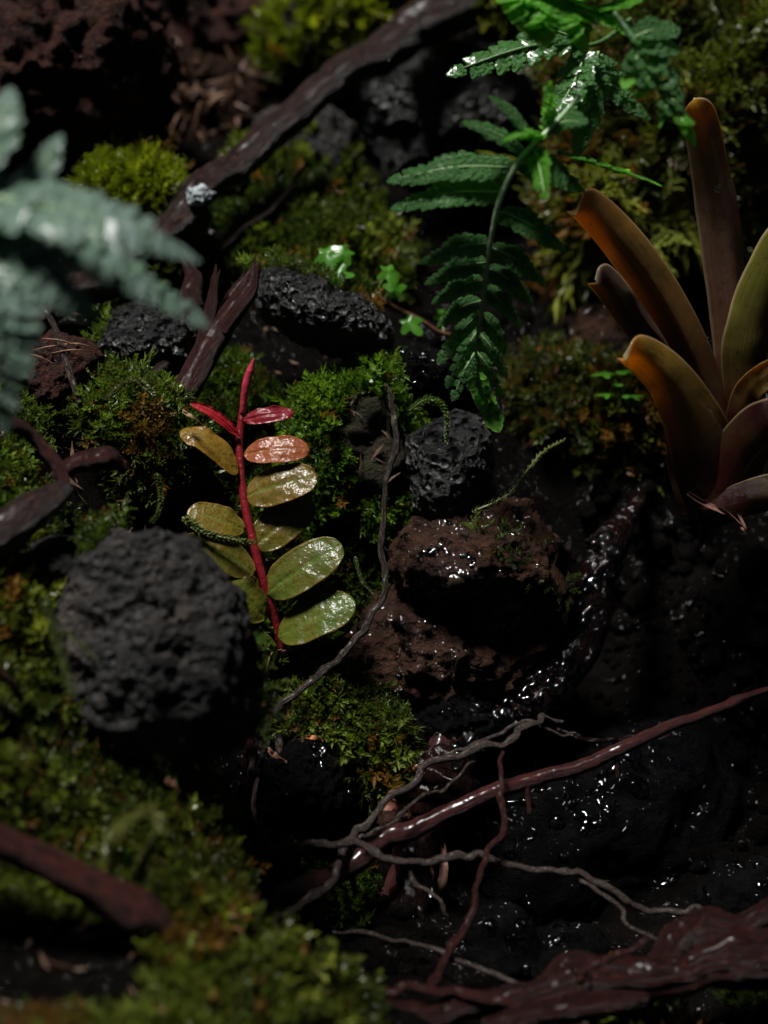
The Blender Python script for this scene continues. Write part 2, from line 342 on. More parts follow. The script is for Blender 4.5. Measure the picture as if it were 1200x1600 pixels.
def mat_pad():
    b = MB('speckled_leaf'); oi = b.n('ShaderNodeObjectInfo'); n1 = b.noise(60, 5, .7); n2 = b.noise(9, 3, .5); n3 = b.noise(120, 2, .5)
    ac = b.n('ShaderNodeAttribute', attribute_name='across'); at = b.n('ShaderNodeAttribute', attribute_type='OBJECT', attribute_name='speckle')
    sat = b.mix(b.rng(n2, .38, .68, 0, .5), oi.outputs['Color'], (.16, .085, .012))
    sat = b.mix(b.rng(ac.outputs['Fac'], .0, .16, .45, 0.0), sat, (.10, .17, .03)); sat = b.mix(b.rng(ac.outputs['Fac'], .88, 1.0, 0.0, .6), sat, (.17, .055, .012))
    col = b.mix(b.math('MULTIPLY', b.rng(n1, .52, .60), .55), sat, (.10, .042, .010)); col = b.mix(b.math('MULTIPLY', b.rng(n3, .55, .66), .6), col, (.020, .036, .006))
    col = b.mix(at.outputs['Fac'], oi.outputs['Color'], col)
    b.put('Base Color', col); b.put('Roughness', .42); b.put('Specular IOR Level', .15); b.put('Coat Weight', .45); b.put('Coat Roughness', .16); b.put('Coat IOR', 1.4)
    h = b.math('ADD', b.noise(13, 4, .55), b.math('MULTIPLY', b.noise(60, 3, .6), .10))
    b.put('Normal', b.bump(h, .014)); b.put('Coat Normal', b.bump(h, .016))
    b.translucent(b.mix(1.0, col, (1.6, 1.5, .8), 'MULTIPLY'), .28); return b.m
m_pad = mat_pad()
def mat_brom():
    b = MB('bromeliad_leaf'); oi = b.n('ShaderNodeObjectInfo'); a = b.n('ShaderNodeAttribute', attribute_name='along'); c = b.n('ShaderNodeAttribute', attribute_name='across')
    n1 = b.noise(6, 4, .6); n2 = b.noise(140, 2, .6); cv = b.n('ShaderNodeCombineXYZ'); b.l(b.math('MULTIPLY', c.outputs['Fac'], 16), cv.inputs[0]); b.l(b.math('MULTIPLY', a.outputs['Fac'], 1.6), cv.inputs[1]); b.l(oi.outputs['Random'], cv.inputs[2])
    ln = b.noise(1.6, 4, .7, vec=cv.outputs[0]); spot = b.rng(b.noise(55, 3, .6), .62, .68)
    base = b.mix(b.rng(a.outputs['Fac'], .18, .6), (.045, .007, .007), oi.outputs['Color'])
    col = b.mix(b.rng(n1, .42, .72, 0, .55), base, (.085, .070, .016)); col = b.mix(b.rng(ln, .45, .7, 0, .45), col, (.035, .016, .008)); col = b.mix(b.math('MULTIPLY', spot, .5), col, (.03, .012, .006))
    rim = b.math('MULTIPLY', b.rng(c.outputs['Fac'], .90, .985), b.rng(a.outputs['Fac'], .15, .5)); col = b.mix(b.math('MULTIPLY', rim, .7), col, (.38, .30, .17))  # pale rim highlight painted along the leaf margins
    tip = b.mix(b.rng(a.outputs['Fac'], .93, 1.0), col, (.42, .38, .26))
    b.put('Base Color', tip); b.put('Roughness', .3); b.put('Specular IOR Level', .5); b.put('Coat Weight', .6); b.put('Coat Roughness', .14)
    b.put('Normal', b.bump(b.math('ADD', b.math('MULTIPLY', n2, .12), b.math('ADD', b.noise(9, 2, .5), b.math('MULTIPLY', ln, .5))), .006))
    tr = b.mix(1.0, tip, (2.6, 2.1, .8), 'MULTIPLY'); b.translucent(tr, .45); return b.m
m_brom = mat_brom()
def mat_water():
    b = MB('trickling_water'); b.put('Base Color', (.9, .95, 1, 1)); b.put('Roughness', .02); b.put('IOR', 1.33); b.put('Transmission Weight', 1.0)
    b.put('Normal', b.bump(b.noise(11, 3, .5, 1.0), .06)); return b.m
m_water = mat_water()
def mat_film():
    b = MB('water_film'); b.put('Base Color', (1, 1, 1, 1)); b.put('Roughness', .07); b.put('IOR', 1.45); b.put('Transmission Weight', 1.0); return b.m
m_film = mat_film()
def mat_lichen():
    b = MB('pale_lichen'); n = b.noise(40, 4, .6); b.put('Base Color', b.ramp(n, [(.35, (.05, .05, .05)), (.65, (.38, .44, .47))])); b.put('Roughness', .9); b.put('Normal', b.bump(n, .02)); return b.m
m_lichen = mat_lichen()

# ------------------------------------------------------------------ ground
CTRL = [(-300,1750,4.2),(0,1750,4.35),(300,1750,4.45),(600,1750,4.75),(900,1750,5.1),(1200,1750,5.1),(1500,1750,5.1),
 (-300,1600,4.4),(0,1600,4.55),(300,1600,4.65),(600,1600,4.95),(900,1600,5.5),(1200,1600,5.5),(1500,1600,5.4),
 (-200,1400,4.7),(0,1400,4.85),(150,1420,5.05),(300,1400,4.95),(400,1440,5.6),(500,1480,5.65),(430,1340,5.95),(540,1380,6.0),(620,1420,5.8),(800,1420,6.05),(1000,1420,6.05),(1200,1400,6.0),(1500,1400,5.9),
 (-200,1200,4.9),(0,1200,5.0),(150,1220,5.25),(310,1250,5.35),(400,1190,6.0),(480,1200,6.05),(650,1200,6.2),(850,1200,6.35),(1050,1200,6.4),(1200,1200,6.5),(1500,1200,6.4),
 (-200,1000,5.1),(0,1000,5.2),(200,1000,5.65),(420,1030,6.1),(550,1000,6.3),(720,950,6.6),(950,1000,6.9),(1150,1000,7.0),(1400,1000,6.8),
 (-200,800,5.4),(0,800,5.55),(150,800,5.9),(330,800,6.3),(450,800,6.35),(560,750,6.4),(700,720,6.6),(850,750,6.85),(1000,760,6.7),(1180,800,6.5),(1400,800,6.4),
 (-200,650,5.8),(0,650,5.9),(180,650,6.2),(300,620,6.4),(480,580,6.85),(620,600,6.6),(800,620,6.85),(950,620,7.0),(1100,620,7.0),(1350,620,6.8),
 (-200,500,6.4),(0,500,6.5),(200,500,6.7),(400,480,6.9),(520,470,6.95),(620,500,7.0),(800,480,7.6),(1000,450,7.6),(1200,450,7.4),
 (-200,300,7.0),(0,300,7.1),(200,320,7.15),(350,330,7.15),(480,330,7.2),(600,320,7.6),(800,300,8.2),(1000,280,7.8),(1150,250,7.7),(1400,250,7.6),
 (-200,100,7.6),(0,100,7.7),(250,150,8.1),(400,150,8.2),(520,60,8.4),(700,130,8.6),(900,100,8.4),(1050,80,8.2),(1200,80,8.2),
 (-300,-150,9.0),(200,-150,9.2),(700,-150,9.4),(1200,-150,9.2),(1600,-150,9.0)]
cp = PP(CTRL); cx, cz = cp[:, :2], cp[:, 2]
def tps(r): return np.where(r > 1e-9, r*r*np.log(np.maximum(r, 1e-9)), 0)
K = tps(np.linalg.norm(cx[:, None]-cx[None], axis=2))+np.eye(len(cx))*.02
Pm = np.concatenate([np.ones((len(cx), 1)), cx], 1)
sol = np.linalg.solve(np.block([[K, Pm], [Pm.T, np.zeros((3, 3))]]), np.concatenate([cz, np.zeros(3)]))
X0, X1, Y0, Y1, NX, NY = -3.6, 3.6, 1.6, 11.6, 300, 400
gx = np.linspace(X0, X1, NX); gy = np.linspace(Y0, Y1, NY); GX, GY = np.meshgrid(gx, gy); gp = np.stack([GX.ravel(), GY.ravel()], 1)
lo, hi = cx.min(0), cx.max(0); gc = np.clip(gp, lo, hi)
Z = np.zeros(len(gp))
for i in range(0, len(gp), 20000): Z[i:i+20000] = tps(np.linalg.norm(gc[i:i+20000, None]-cx[None], axis=2))@sol[:len(cx)]+sol[-3]+gc[i:i+20000]@sol[-2:]
out = np.linalg.norm(gp-gc, axis=1); Z = Z+np.where(gp[:, 1] > hi[1], .9*out, .25*out)+np.where(gp[:, 1] < lo[1], -.45*out, 0)
p3 = np.stack([gp[:, 0], gp[:, 1], Z*0], 1)
Z = Z+.05*fbm(p3*2.2, 3, 2)+.022*fbm(p3*9, 4, 5, .6)
ZG = Z.reshape(NY, NX)
def H(x, y):
    u = np.clip((np.asarray(x)-X0)/(X1-X0)*(NX-1), 0, NX-1.001); v = np.clip((np.asarray(y)-Y0)/(Y1-Y0)*(NY-1), 0, NY-1.001)
    i, j = u.astype(int), v.astype(int); a, b = u-i, v-j
    return (ZG[j, i]*(1-a)+ZG[j, i+1]*a)*(1-b)+(ZG[j+1, i]*(1-a)+ZG[j+1, i+1]*a)*b
def G(px, py):
    d = np.linspace(3.5, 11, 1500); q = CAM+d[:, None]*(FW+RT*(px-600)*S+UP*(800-py)*S)[None]
    hit = np.nonzero(q[:, 2] < H(q[:, 0], q[:, 1]))[0]; return q[hit[0]] if len(hit) else q[-1]
gf = [[j*NX+i, j*NX+i+1, (j+1)*NX+i+1, (j+1)*NX+i] for j in range(NY-1) for i in range(NX-1)]
ground_v = np.stack([gp[:, 0], gp[:, 1], Z], 1)
ground = put('ground', (ground_v, gf), m_soil, origin=np.zeros(3)); tag(ground, 'dark wet peat ground of the planted bank', 'ground', kind='structure')

# ------------------------------------------------------------------ moss: real little shoots, thousands of them, scattered on the ground and the stones
def sprig_mesh(name, kind, seed):
    rg = np.random.default_rng(seed); V, F, A = [], [], []
    def leaf(p, d, nrm, L, W, age):
        d = d/np.linalg.norm(d); s = np.cross(nrm, d); s /= np.linalg.norm(s)+1e-9; u = np.cross(d, s); k = len(V)
        V.extend([p, p+d*L*.45+s*W+u*W*.5, p+d*L+u*L*.12, p+d*L*.45-s*W+u*W*.5, p+d*L*.5-u*W*.15]); A.extend([age*.4, age, age, age, age*.8])
        F.extend([[k, k+4, k+1], [k+4, k+2, k+1], [k, k+3, k+4], [k+4, k+3, k+2]])
    def stem(c, r):
        k = len(V); T = np.gradient(np.array(c), axis=0)
        for p, t in zip(c, T):
            t = t/np.linalg.norm(t); a = np.cross(t, [.3, .8, .1]); a /= np.linalg.norm(a); b = np.cross(t, a)
            for q in range(3):
                an = q*2.094; V.append(np.array(p)+r*(a*math.cos(an)+b*math.sin(an))); A.append(.1)
        for i in range(len(c)-1):
            for q in range(3): F.append([k+i*3+q, k+i*3+(q+1) % 3, k+i*3+3+(q+1) % 3, k+i*3+3+q])
    bend = rg.normal(size=2)*.3
    ax = lambda t: np.array([bend[0]*t*t, bend[1]*t*t, t])
    if kind == 'leafy':
        stem([ax(t) for t in (0, .35, .7, 1)], .018); nl = 15
        for i in range(nl):
            t = .25+.78*i/(nl-1); an = i*2.4+rg.uniform(-.3, .3); el = .2+.85*(i/(nl-1))**2
            leaf(ax(t), np.array([math.cos(an)*math.cos(el), math.sin(an)*math.cos(el), math.sin(el)]), np.array([0, 0, 1.]), rg.uniform(.26, .40)*(.75+.5*math.sin(3.1*i/nl)), rg.uniform(.075, .11), i/nl)
    elif kind == 'star':
        stem([ax(t) for t in (0, .4, .8)], .02); nl = 20
        for i in range(nl):
            t = .1+.75*i/(nl-1); an = i*2.4+rg.uniform(-.3, .3); el = .35+.8*(i/(nl-1))
            leaf(ax(t), np.array([math.cos(an)*math.cos(el), math.sin(an)*math.cos(el), math.sin(el)]), np.array([0, 0, 1.]), rg.uniform(.3, .42), rg.uniform(.03, .05), i/nl)
    else:                                   # feather: flat branched shoot
        stem([ax(t) for t in (0, .3, .6, .95)], .02); nb = 11
        for i in range(nb):
            t = .12+.86*i/(nb-1); sgn = 1 if i % 2 else -1; Lb = .42*(1-.65*t)+.08
            d = np.array([sgn*.8, rg.normal()*.18, .65+rg.normal()*.1]); d /= np.linalg.norm(d); b0 = ax(t)
            for q in range(7):
                s = q/6; leaf(b0+d*Lb*s, d+np.array([rg.normal()*.45, rg.normal()*.45, rg.normal()*.3]), np.array([0, 1., .2]), .12, .034, .35+.65*s)
        for q in range(16):
            t = q/15; an = q*2.4; leaf(ax(t), np.array([math.cos(an)*.6, math.sin(an)*.6, .8]), np.array([0, 0, 1.]), .13, .036, t)
    me = new_mesh(name, V, F, m_moss, smooth=False); at = me.attributes.new('age', 'FLOAT', 'POINT'); at.data.foreach_set('value', np.array(A, np.float32))
    return bpy.data.objects.new(name, me)
MOSS = {}
pick_order = {}
_nm = sorted(['moss_shoot_%d_a' % k for k in range(6)]+['moss_shoot_%d_b' % (k+6) for k in range(6)]+['moss_shoot_%d_c' % (k+12) for k in range(6)])
for _k, _e in (('own', '_a'), ('feather', '_b'), ('star', '_c')): pick_order[_k] = np.array([i for i, q in enumerate(_nm) if q.endswith(_e)])
def moss_nodes(kind):
    if kind in MOSS: return MOSS[kind]
    c = bpy.data.collections.new('shoots_'+kind)
    for k in range(6): c.objects.link(sprig_mesh('moss_shoot_%d_a' % k, kind, 40+k))
    for k in range(6): c.objects.link(sprig_mesh('moss_shoot_%d_b' % (k+6), 'feather', 60+k))
    for k in range(6): c.objects.link(sprig_mesh('moss_shoot_%d_c' % (k+12), 'star', 80+k))
    g = bpy.data.node_groups.new('scatter_'+kind, 'GeometryNodeTree')
    g.interface.new_socket('Geometry', in_out='INPUT', socket_type='NodeSocketGeometry'); g.interface.new_socket('Geometry', in_out='OUTPUT', socket_type='NodeSocketGeometry')
    N = g.nodes; L = g.links.new; gi, go = N.new('NodeGroupInput'), N.new('NodeGroupOutput'); ip = N.new('GeometryNodeInstanceOnPoints'); ci = N.new('GeometryNodeCollectionInfo')
    ci.inputs['Collection'].default_value = c; ci.inputs['Separate Children'].default_value = True; ci.inputs['Reset Children'].default_value = True
    def attr(nm, ty):
        x = N.new('GeometryNodeInputNamedAttribute'); x.data_type = ty; x.inputs['Name'].default_value = nm; return next(o for o in x.outputs if o.enabled and o.name == 'Attribute')
    ip.inputs['Pick Instance'].default_value = True
    L(gi.outputs[0], ip.inputs['Points']); L(ci.outputs[0], ip.inputs['Instance']); L(attr('pick', 'INT'), ip.inputs['Instance Index'])
    L(attr('turn', 'FLOAT_VECTOR'), ip.inputs['Rotation']); L(attr('size', 'FLOAT'), ip.inputs['Scale']); L(ip.outputs[0], go.inputs[0])
    MOSS[kind] = g; return g
def sample(v, f, n, rg):
    v = np.asarray(v); t = []
    for q in f:
        t.append(q[:3])
        if len(q) == 4: t.append([q[0], q[2], q[3]])
    t = np.array(t); a, b, c = v[t[:, 0]], v[t[:, 1]], v[t[:, 2]]; nr = np.cross(b-a, c-a); ar = np.linalg.norm(nr, axis=1)
    k = rg.choice(len(t), n, p=ar/ar.sum()); u, w_ = rg.random(n), rg.random(n); fl = u+w_ > 1; u[fl], w_[fl] = 1-u[fl], 1-w_[fl]
    return a[k]+(b[k]-a[k])*u[:, None]+(c[k]-a[k])*w_[:, None], nr[k]/ar[k][:, None]
def moss(name, label, surf, n, size, c0, c1, kind='leafy', keep=None, up=.5, seed=1, hang=0.0, dead=.06, group=None, base=None, hole=-.34, mix=True):
    rg = np.random.default_rng(seed); p, nr = sample(surf[0], surf[1], n, rg)
    k = nr[:, 2] > -.45
    if keep is not None: k &= keep(p, nr)
    p, nr = p[k], nr[k]; n = len(p)
    cl = fbm(p*6, 3, seed+9); gone = fbm(p*3.1+5, 2, seed+4); k = (gone > hole); p, nr, cl = p[k], nr[k], cl[k]; n = len(p)
    d = nr*.8+np.array([0, 0, up])+rg.normal(size=(n, 3))*.38; d += np.array([0, -.35, -1.0])*hang*(1-np.clip(nr[:, 2:3], 0, 1)); d /= np.linalg.norm(d, axis=1)[:, None]
    rot = np.array([Matrix.Rotation(a, 3, 'Z').to_euler()[:] if False else (Vector(q).to_track_quat('Z', 'Y')@Matrix.Rotation(a, 3, 'Z').to_quaternion()).to_euler()[:] for q, a in zip(d, rg.random(n)*6.28)])
    sz = size*(.55+1.0*rg.random(n)**2)*(1+.5*cl)
    t = np.clip(.5+cl*.9+rg.normal(size=n)*.22, 0, 1)[:, None]; c = (np.array(c0)*(1-t)+np.array(c1)*t)*np.exp(rg.normal(size=(n, 1))*.3)
    dd = (rg.random(n) < dead)|(fbm(p*4+20, 2, seed+3) > .52); c[dd] = np.array([.085, .045, .014])*(.6+.8*rg.random((dd.sum(), 1)))
    mixn = fbm(p*2.3+31, 3, seed+6)+rg.normal(size=n)*.25; pick = rg.integers(0, 6, n)
    a_ = pick_order['feather'][rg.integers(0, 6, n)]; b_ = pick_order['star'][rg.integers(0, 6, n)]; pick = pick_order['own'][pick]
    if mix: fe, st = mixn > .38, mixn < -.45; pick = np.where(fe, a_, np.where(st, b_, pick)); sz = sz*np.where(fe, 1.6, np.where(st, 1.15, 1.0)); c[fe] *= np.array([1.15, 1.05, .9])
    org = p.mean(0); me = bpy.data.meshes.new(name); me.from_pydata((p-org).tolist(), [], [])
    for nm, ty, key, dat in (('turn', 'FLOAT_VECTOR', 'vector', rot), ('size', 'FLOAT', 'value', sz), ('pick', 'INT', 'value', pick)):
        a = me.attributes.new(nm, ty, 'POINT'); a.data.foreach_set(key, np.ascontiguousarray(dat, np.int32 if ty == 'INT' else np.float32).ravel())
    a = me.attributes.new('tint', 'FLOAT_COLOR', 'POINT'); a.data.foreach_set('color', np.concatenate([c, np.ones((n, 1))], 1).astype(np.float32).ravel())
    o = bpy.data.objects.new(name, me); COL.objects.link(o); o.location = org; WL[o] = org
    md = o.modifiers.new('shoots', 'NODES'); md.node_group = moss_nodes(kind)
    if base is not None: put('cushion', base, m_mossbase, o)
    return tag(o, label, 'moss', group, 'stuff')
def inside(poly):
    q = np.array([G(*a)[:2] for a in poly])
    def f(p, nr):
        x, y = p[:, 0]+.05*fbm(p*7, 2, 3), p[:, 1]+.05*fbm(p*7+9, 2, 4); r = np.zeros(len(p), bool); j = len(q)-1
        for i in range(len(q)):
            c = ((q[i, 1] > y) != (q[j, 1] > y)) & (x < (q[j, 0]-q[i, 0])*(y-q[i, 1])/(q[j, 1]-q[i, 1]+1e-12)+q[i, 0]); r ^= c; j = i
        return r
    return f
def patch(poly):
    """the piece of the ground mesh under a pixel polygon, so that sampling is dense there"""
    q = np.array([G(*a)[:2] for a in poly]); lo_, hi_ = q.min(0)-.1, q.max(0)+.1
    i0, i1 = [int(np.clip((a-X0)/(X1-X0)*(NX-1), 0, NX-2)) for a in (lo_[0], hi_[0])]; j0, j1 = [int(np.clip((a-Y0)/(Y1-Y0)*(NY-1), 0, NY-2)) for a in (lo_[1], hi_[1])]
    return ground_v, [gf[j*(NX-1)+i] for j in range(j0, j1+1) for i in range(i0, i1+1)]
MID0, MID1 = (.014, .030, .006), (.070, .100, .020)
DRK0, DRK1 = (.010, .020, .004), (.045, .062, .012)
BRT0, BRT1 = (.06, .085, .008), (.19, .21, .016)

# ------------------------------------------------------------------ stones and bark
def stone(name, label, cat, vf, mat, group=None): return tag(put(name, vf, mat), label, cat, group)
r_char = rock([(88,895),(118,842),(175,806),(242,802),(300,828),(342,875),(376,928),(394,990),(408,1062),(410,1115),(370,1165),(295,1192),(200,1192),(128,1150),(90,1070),(82,980)], 5.34, .25, seed=11, facets=20, big=.09, fine=.07, pits=.035, pit_k=13, crag=.05, flim=(.80, .96))
stone('rock', 'large blurred charcoal grey stone beside the red stemmed plant', 'rock', r_char, m_char)
r_small = rock([(45,860),(75,838),(120,840),(150,870),(140,920),(90,935),(50,905)], 5.45, .14, seed=12, sub=5, big=.1, fine=.05)
stone('rock', 'small dark stone tucked behind the large charcoal stone', 'rock', r_small, m_char)
r_lava = rock([(400,440),(412,420),(440,418),(475,432),(520,455),(565,470),(600,492),(620,515),(618,545),(585,560),(540,562),(490,545),(440,520),(405,490)], 6.45, .26, seed=14, facets=8, big=.10, fine=.06, pits=.05, pit_k=13, fk=10)
stone('rock', 'porous black lava stone under the bright green creeper leaves', 'rock', r_lava, m_lava)
r_wetup = rock([(600,575),(625,548),(670,540),(720,560),(755,590),(750,640),(700,655),(650,640),(610,620)], 6.42, .2, seed=15, facets=8, big=.15, fine=.07)
stone('rock', 'wet black stone with bright glints below the hanging fern tip', 'rock', r_wetup, m_wet)
r_wetlow = rock([(640,680),(665,650),(710,640),(755,660),(768,710),(762,770),(735,810),(690,828),(655,800),(640,740)], 6.22, .2, seed=16, facets=9, big=.12, fine=.06, pits=.02, pit_k=10)
stone('rock', 'upright dark porous stone between the green moss and the running shoot', 'rock', r_wetlow, m_lava)
r_brown = rock([(615,850),(660,825),(730,805),(800,800),(860,825),(890,870),(885,930),(850,975),(780,985),(700,975),(640,960),(610,920)], 6.22, .34, seed=17, facets=16, big=.22, fine=.09, crag=.14, pits=.012, pit_k=9)
stone('rock', 'large wet reddish brown stone below the upright dark stone', 'rock', r_brown, m_brown)
r_brown2 = rock([(545,1000),(590,940),(680,930),(770,945),(850,960),(880,1010),(850,1060),(780,1090),(690,1100),(620,1085),(555,1055)], 6.26, .28, seed=18, facets=14, big=.26, fine=.12, crag=.18, pits=.012, pit_k=9)
stone('rock', 'low lumpy wet brown stone lying under the large brown stone', 'rock', r_brown2, m_brown)
r_grav = rock([(630,1110),(680,1090),(760,1090),(800,1120),(780,1170),(700,1190),(640,1170)], 6.15, .2, seed=19, sub=6, big=.2, fine=.12, pits=.03)
stone('rock', 'glinting wet stone under the thick dark root', 'rock', r_grav, m_wet)
r_mw = rock([(395,1180),(430,1150),(500,1150),(550,1180),(560,1230),(540,1290),(470,1310),(410,1290),(390,1240)], 6.0, .22, seed=20, big=.16, fine=.09, pits=.02)
stone('rock', 'wet black stone behind the crossed thin twigs', 'rock', r_mw, m_wet)
r_bigblk = rock([(690,1230),(780,1180),(900,1150),(1020,1130),(1110,1150),(1150,1220),(1130,1320),(1060,1400),(950,1440),(830,1460),(730,1450),(680,1380),(675,1300)], 6.32, .34, seed=21, facets=18, big=.16, fine=0.0, tilt=-.3, crag=.05)
stone('boulder', 'broad wet black boulder under the long red root', 'boulder', r_bigblk, m_wet)
r_front = rock([(640,1470),(720,1440),(840,1470),(960,1480),(1040,1510),(1010,1560),(880,1570),(740,1560),(650,1540)], 5.85, .22, seed=22, big=.24, fine=0.0, crag=.06)
stone('rock', 'low black streaming wet stone above the thick red log', 'rock', r_front, m_wet)
r_edge = rock([(1090,1390),(1150,1350),(1230,1360),(1260,1440),(1200,1500),(1110,1480)], 5.95, .2, seed=23, big=.22, fine=0.0, crag=.06)
stone('rock', 'dark glinting stone at the end of the grey twig', 'rock', r_edge, m_wet)
r_left = rock([(150,520),(190,480),(250,470),(300,500),(310,560),(270,600),(200,605),(150,575)], 6.45, .22, seed=24, big=.15, fine=.06, pits=.02)
stone('rock', 'dull black stone behind the left moss mound', 'rock', r_left, m_lava)
r_back = rock([(400,190),(460,170),(540,190),(570,240),(560,330),(500,330),(430,290)], 7.75, .3, seed=25, sub=5, big=.15, fine=.06)
stone('rock', 'smoky grey stone behind the slanting driftwood branch', 'rock', r_back, m_char)
r_back2 = rock([(560,90),(640,50),(740,60),(830,120),(860,220),(830,320),(740,360),(640,330),(570,260),(540,170)], 8.1, .5, seed=26, sub=6, big=.16, fine=.06, pits=.012)
stone('boulder', 'brown boulder toned black for shade behind the hanging fern', 'boulder', r_back2, m_lava)  # black lava tone stands in for shade in the hollow
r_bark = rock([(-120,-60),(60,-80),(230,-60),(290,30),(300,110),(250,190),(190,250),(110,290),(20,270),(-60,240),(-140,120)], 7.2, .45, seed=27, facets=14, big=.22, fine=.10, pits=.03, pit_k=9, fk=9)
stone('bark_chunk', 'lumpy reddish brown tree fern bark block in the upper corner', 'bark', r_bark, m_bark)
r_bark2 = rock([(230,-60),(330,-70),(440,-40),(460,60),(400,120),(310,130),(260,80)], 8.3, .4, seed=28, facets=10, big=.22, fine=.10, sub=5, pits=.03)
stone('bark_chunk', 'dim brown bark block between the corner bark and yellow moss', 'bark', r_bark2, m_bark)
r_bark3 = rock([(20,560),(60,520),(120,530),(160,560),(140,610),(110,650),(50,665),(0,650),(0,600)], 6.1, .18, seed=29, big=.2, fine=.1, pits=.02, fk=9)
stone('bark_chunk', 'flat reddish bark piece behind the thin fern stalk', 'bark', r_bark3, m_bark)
r_litter = rock([(180,160),(240,110),(330,90),(420,120),(430,200),(380,270),(290,300),(210,290),(170,230)], 8.0, .3, seed=33, facets=6, big=.2, fine=.14, sub=6, pits=.03, pit_k=9)
stone('soil_clod', 'brown fibrous soil clod between bark block and driftwood branch', 'soil', r_litter, m_litter)
r_mid = rock([(870,520),(930,470),(1010,480),(1050,540),(1000,590),(910,590)], 7.4, .25, seed=30, sub=5, big=.2, fine=.08)
stone('rock', 'dim brown wet stone in the hollow behind the rosette plant', 'rock', r_mid, m_brown)
r_debris = rock([(590,1275),(610,1258),(640,1262),(640,1288),(612,1298),(592,1290)], 5.9, .04, seed=31, sub=4, big=.2, fine=.08)
stone('stone', 'small wet brown chip beside the long red root', 'stone', r_debris, m_brown)
# ------------------------------------------------------------------ moss mounds and sheets
def mound(outline, d, depth, seed, big=.34, fine=.16, sub=5, shrink=.86):
    o = np.array(outline, float); c = o.mean(0); return rock(c+(o-c)*shrink, d, depth, seed=seed, sub=sub, facets=0, big=big, fine=fine, fk=4)
u_left = mound([(60,650),(110,610),(190,590),(250,610),(290,650),(315,700),(318,760),(300,800),(270,790),(245,740),(210,700),(140,690),(80,690)], 6.1, .14, 51, shrink=.78)
moss('moss_mound', 'green moss mound with brown patch beside the red stemmed plant', u_left, 8500, .046, MID0, MID1, 'leafy', seed=3, hang=.35, dead=.12, base=u_left)
u_mid = mound([(470,640),(520,600),(590,580),(640,600),(655,680),(655,760),(630,830),(560,800),(500,800),(475,740)], 6.34, .16, 52)
moss('moss_mound', 'fresh green small leaved moss mound behind the upright dark twig', u_mid, 8500, .044, (.022, .055, .007), (.075, .135, .014), 'leafy', seed=4, hang=.3, base=u_mid)
u_low = mound([(420,1090),(480,1060),(560,1065),(620,1110),(655,1170),(650,1240),(600,1260),(560,1200),(500,1150),(430,1140)], 6.08, .13, 53)
moss('moss_mound', 'wet olive moss mound below the red stemmed plant', u_low, 7000, .042, DRK0, MID1, 'leafy', seed=5, hang=.35, dead=.12, base=u_low)
u_right = mound([(780,600),(830,550),(900,560),(980,600),(1060,640),(1060,720),(1000,770),(920,740),(850,720),(790,680)], 7.0, .2, 54)
moss('moss_mound', 'dim brownish moss mound beside the rosette plant base', u_right, 5000, .055, DRK0, (.06, .07, .016), 'leafy', seed=6, hang=.3, dead=.25, base=u_right)
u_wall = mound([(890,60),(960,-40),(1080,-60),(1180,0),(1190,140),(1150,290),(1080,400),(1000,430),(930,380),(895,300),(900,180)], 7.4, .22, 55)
moss('moss_bank', 'hanging feathery yellow green moss bank behind the rosette leaves', u_wall, 5200, .13, (.016, .025, .005), (.085, .10, .017), 'feather', seed=7, hang=.9, up=.1, dead=.1, base=u_wall)  # moss colours darkened to carry the light fall-off on this side
u_top = mound([(410,60),(450,10),(520,-40),(640,-50),(700,-20),(640,40),(560,80),(500,120),(440,130),(412,100)], 8.0, .25, 56)
moss('moss_cushion', 'bright yellow green moss cushion above the driftwood branch', u_top, 3600, .08, BRT0, BRT1, 'star', seed=8, dead=.03, base=u_top)
u_top2 = mound([(735,-10),(790,-40),(860,-30),(860,20),(800,45),(750,25)], 7.7, .15, 57)
moss('moss_cushion', 'small yellow moss cushion beside the bright top fern', u_top2, 1400, .08, BRT0, (.18, .17, .015), 'star', seed=9, dead=.15, base=u_top2)
u_sm = mound([(140,300),(170,275),(220,280),(270,290),(272,330),(220,350),(160,335)], 6.95, .12, 58)
moss('moss_cushion', 'small bright moss cushion between silvery fern and driftwood branch', u_sm, 2200, .075, (.06, .085, .006), (.17, .19, .010), 'star', seed=10, dead=0, base=u_sm)
po = [(300,430),(330,300),(430,240),(500,240),(540,300),(620,360),(640,420),(600,480),(500,440),(400,430)]
po = [(290,440),(300,360),(340,300),(430,235),(500,215),(530,280),(590,340),(640,400),(640,480),(600,480),(500,450),(400,450)]
moss('moss_bank', 'soft green moss slope under the slanting driftwood branch', patch(po), 16000, .055, (.012, .026, .006), (.070, .092, .018), 'leafy', keep=inside(po), seed=11, dead=.05)
po = [(-330,820),(60,850),(130,960),(150,1150),(310,1240),(352,1325),(376,1455),(465,1525),(590,1585),(560,1720),(200,1760),(-300,1760)]
moss('moss_carpet', 'deep blurred moss carpet across the near ground', patch(po), 80000, .048, (.009, .020, .004), (.076, .092, .016), 'leafy', keep=lambda p, n, a=inside(po), b=inside([(-60,1440),(120,1440),(250,1475),(275,1530),(200,1600),(60,1610),(-60,1580)]): a(p, n) & ~b(p, n), seed=12, dead=.09, hole=-.5)
po = [(-330,640),(60,640),(110,700),(120,800),(40,850),(-330,850)]
moss('moss_carpet', 'dark moss patch under the crooked red twig', patch(po), 20000, .048, DRK0, MID1, 'leafy', keep=inside(po), seed=13)
po = [(290,560),(380,560),(470,640),(480,760),(440,840),(560,860),(600,940),(560,1010),(430,1060),(330,1000),(300,800),(270,680)]
moss('moss_carpet', 'shaded moss around the foot of the red stemmed plant', patch(po), 14000, .05, DRK0, (.05, .085, .012), 'leafy', keep=inside(po), seed=14, dead=.12)
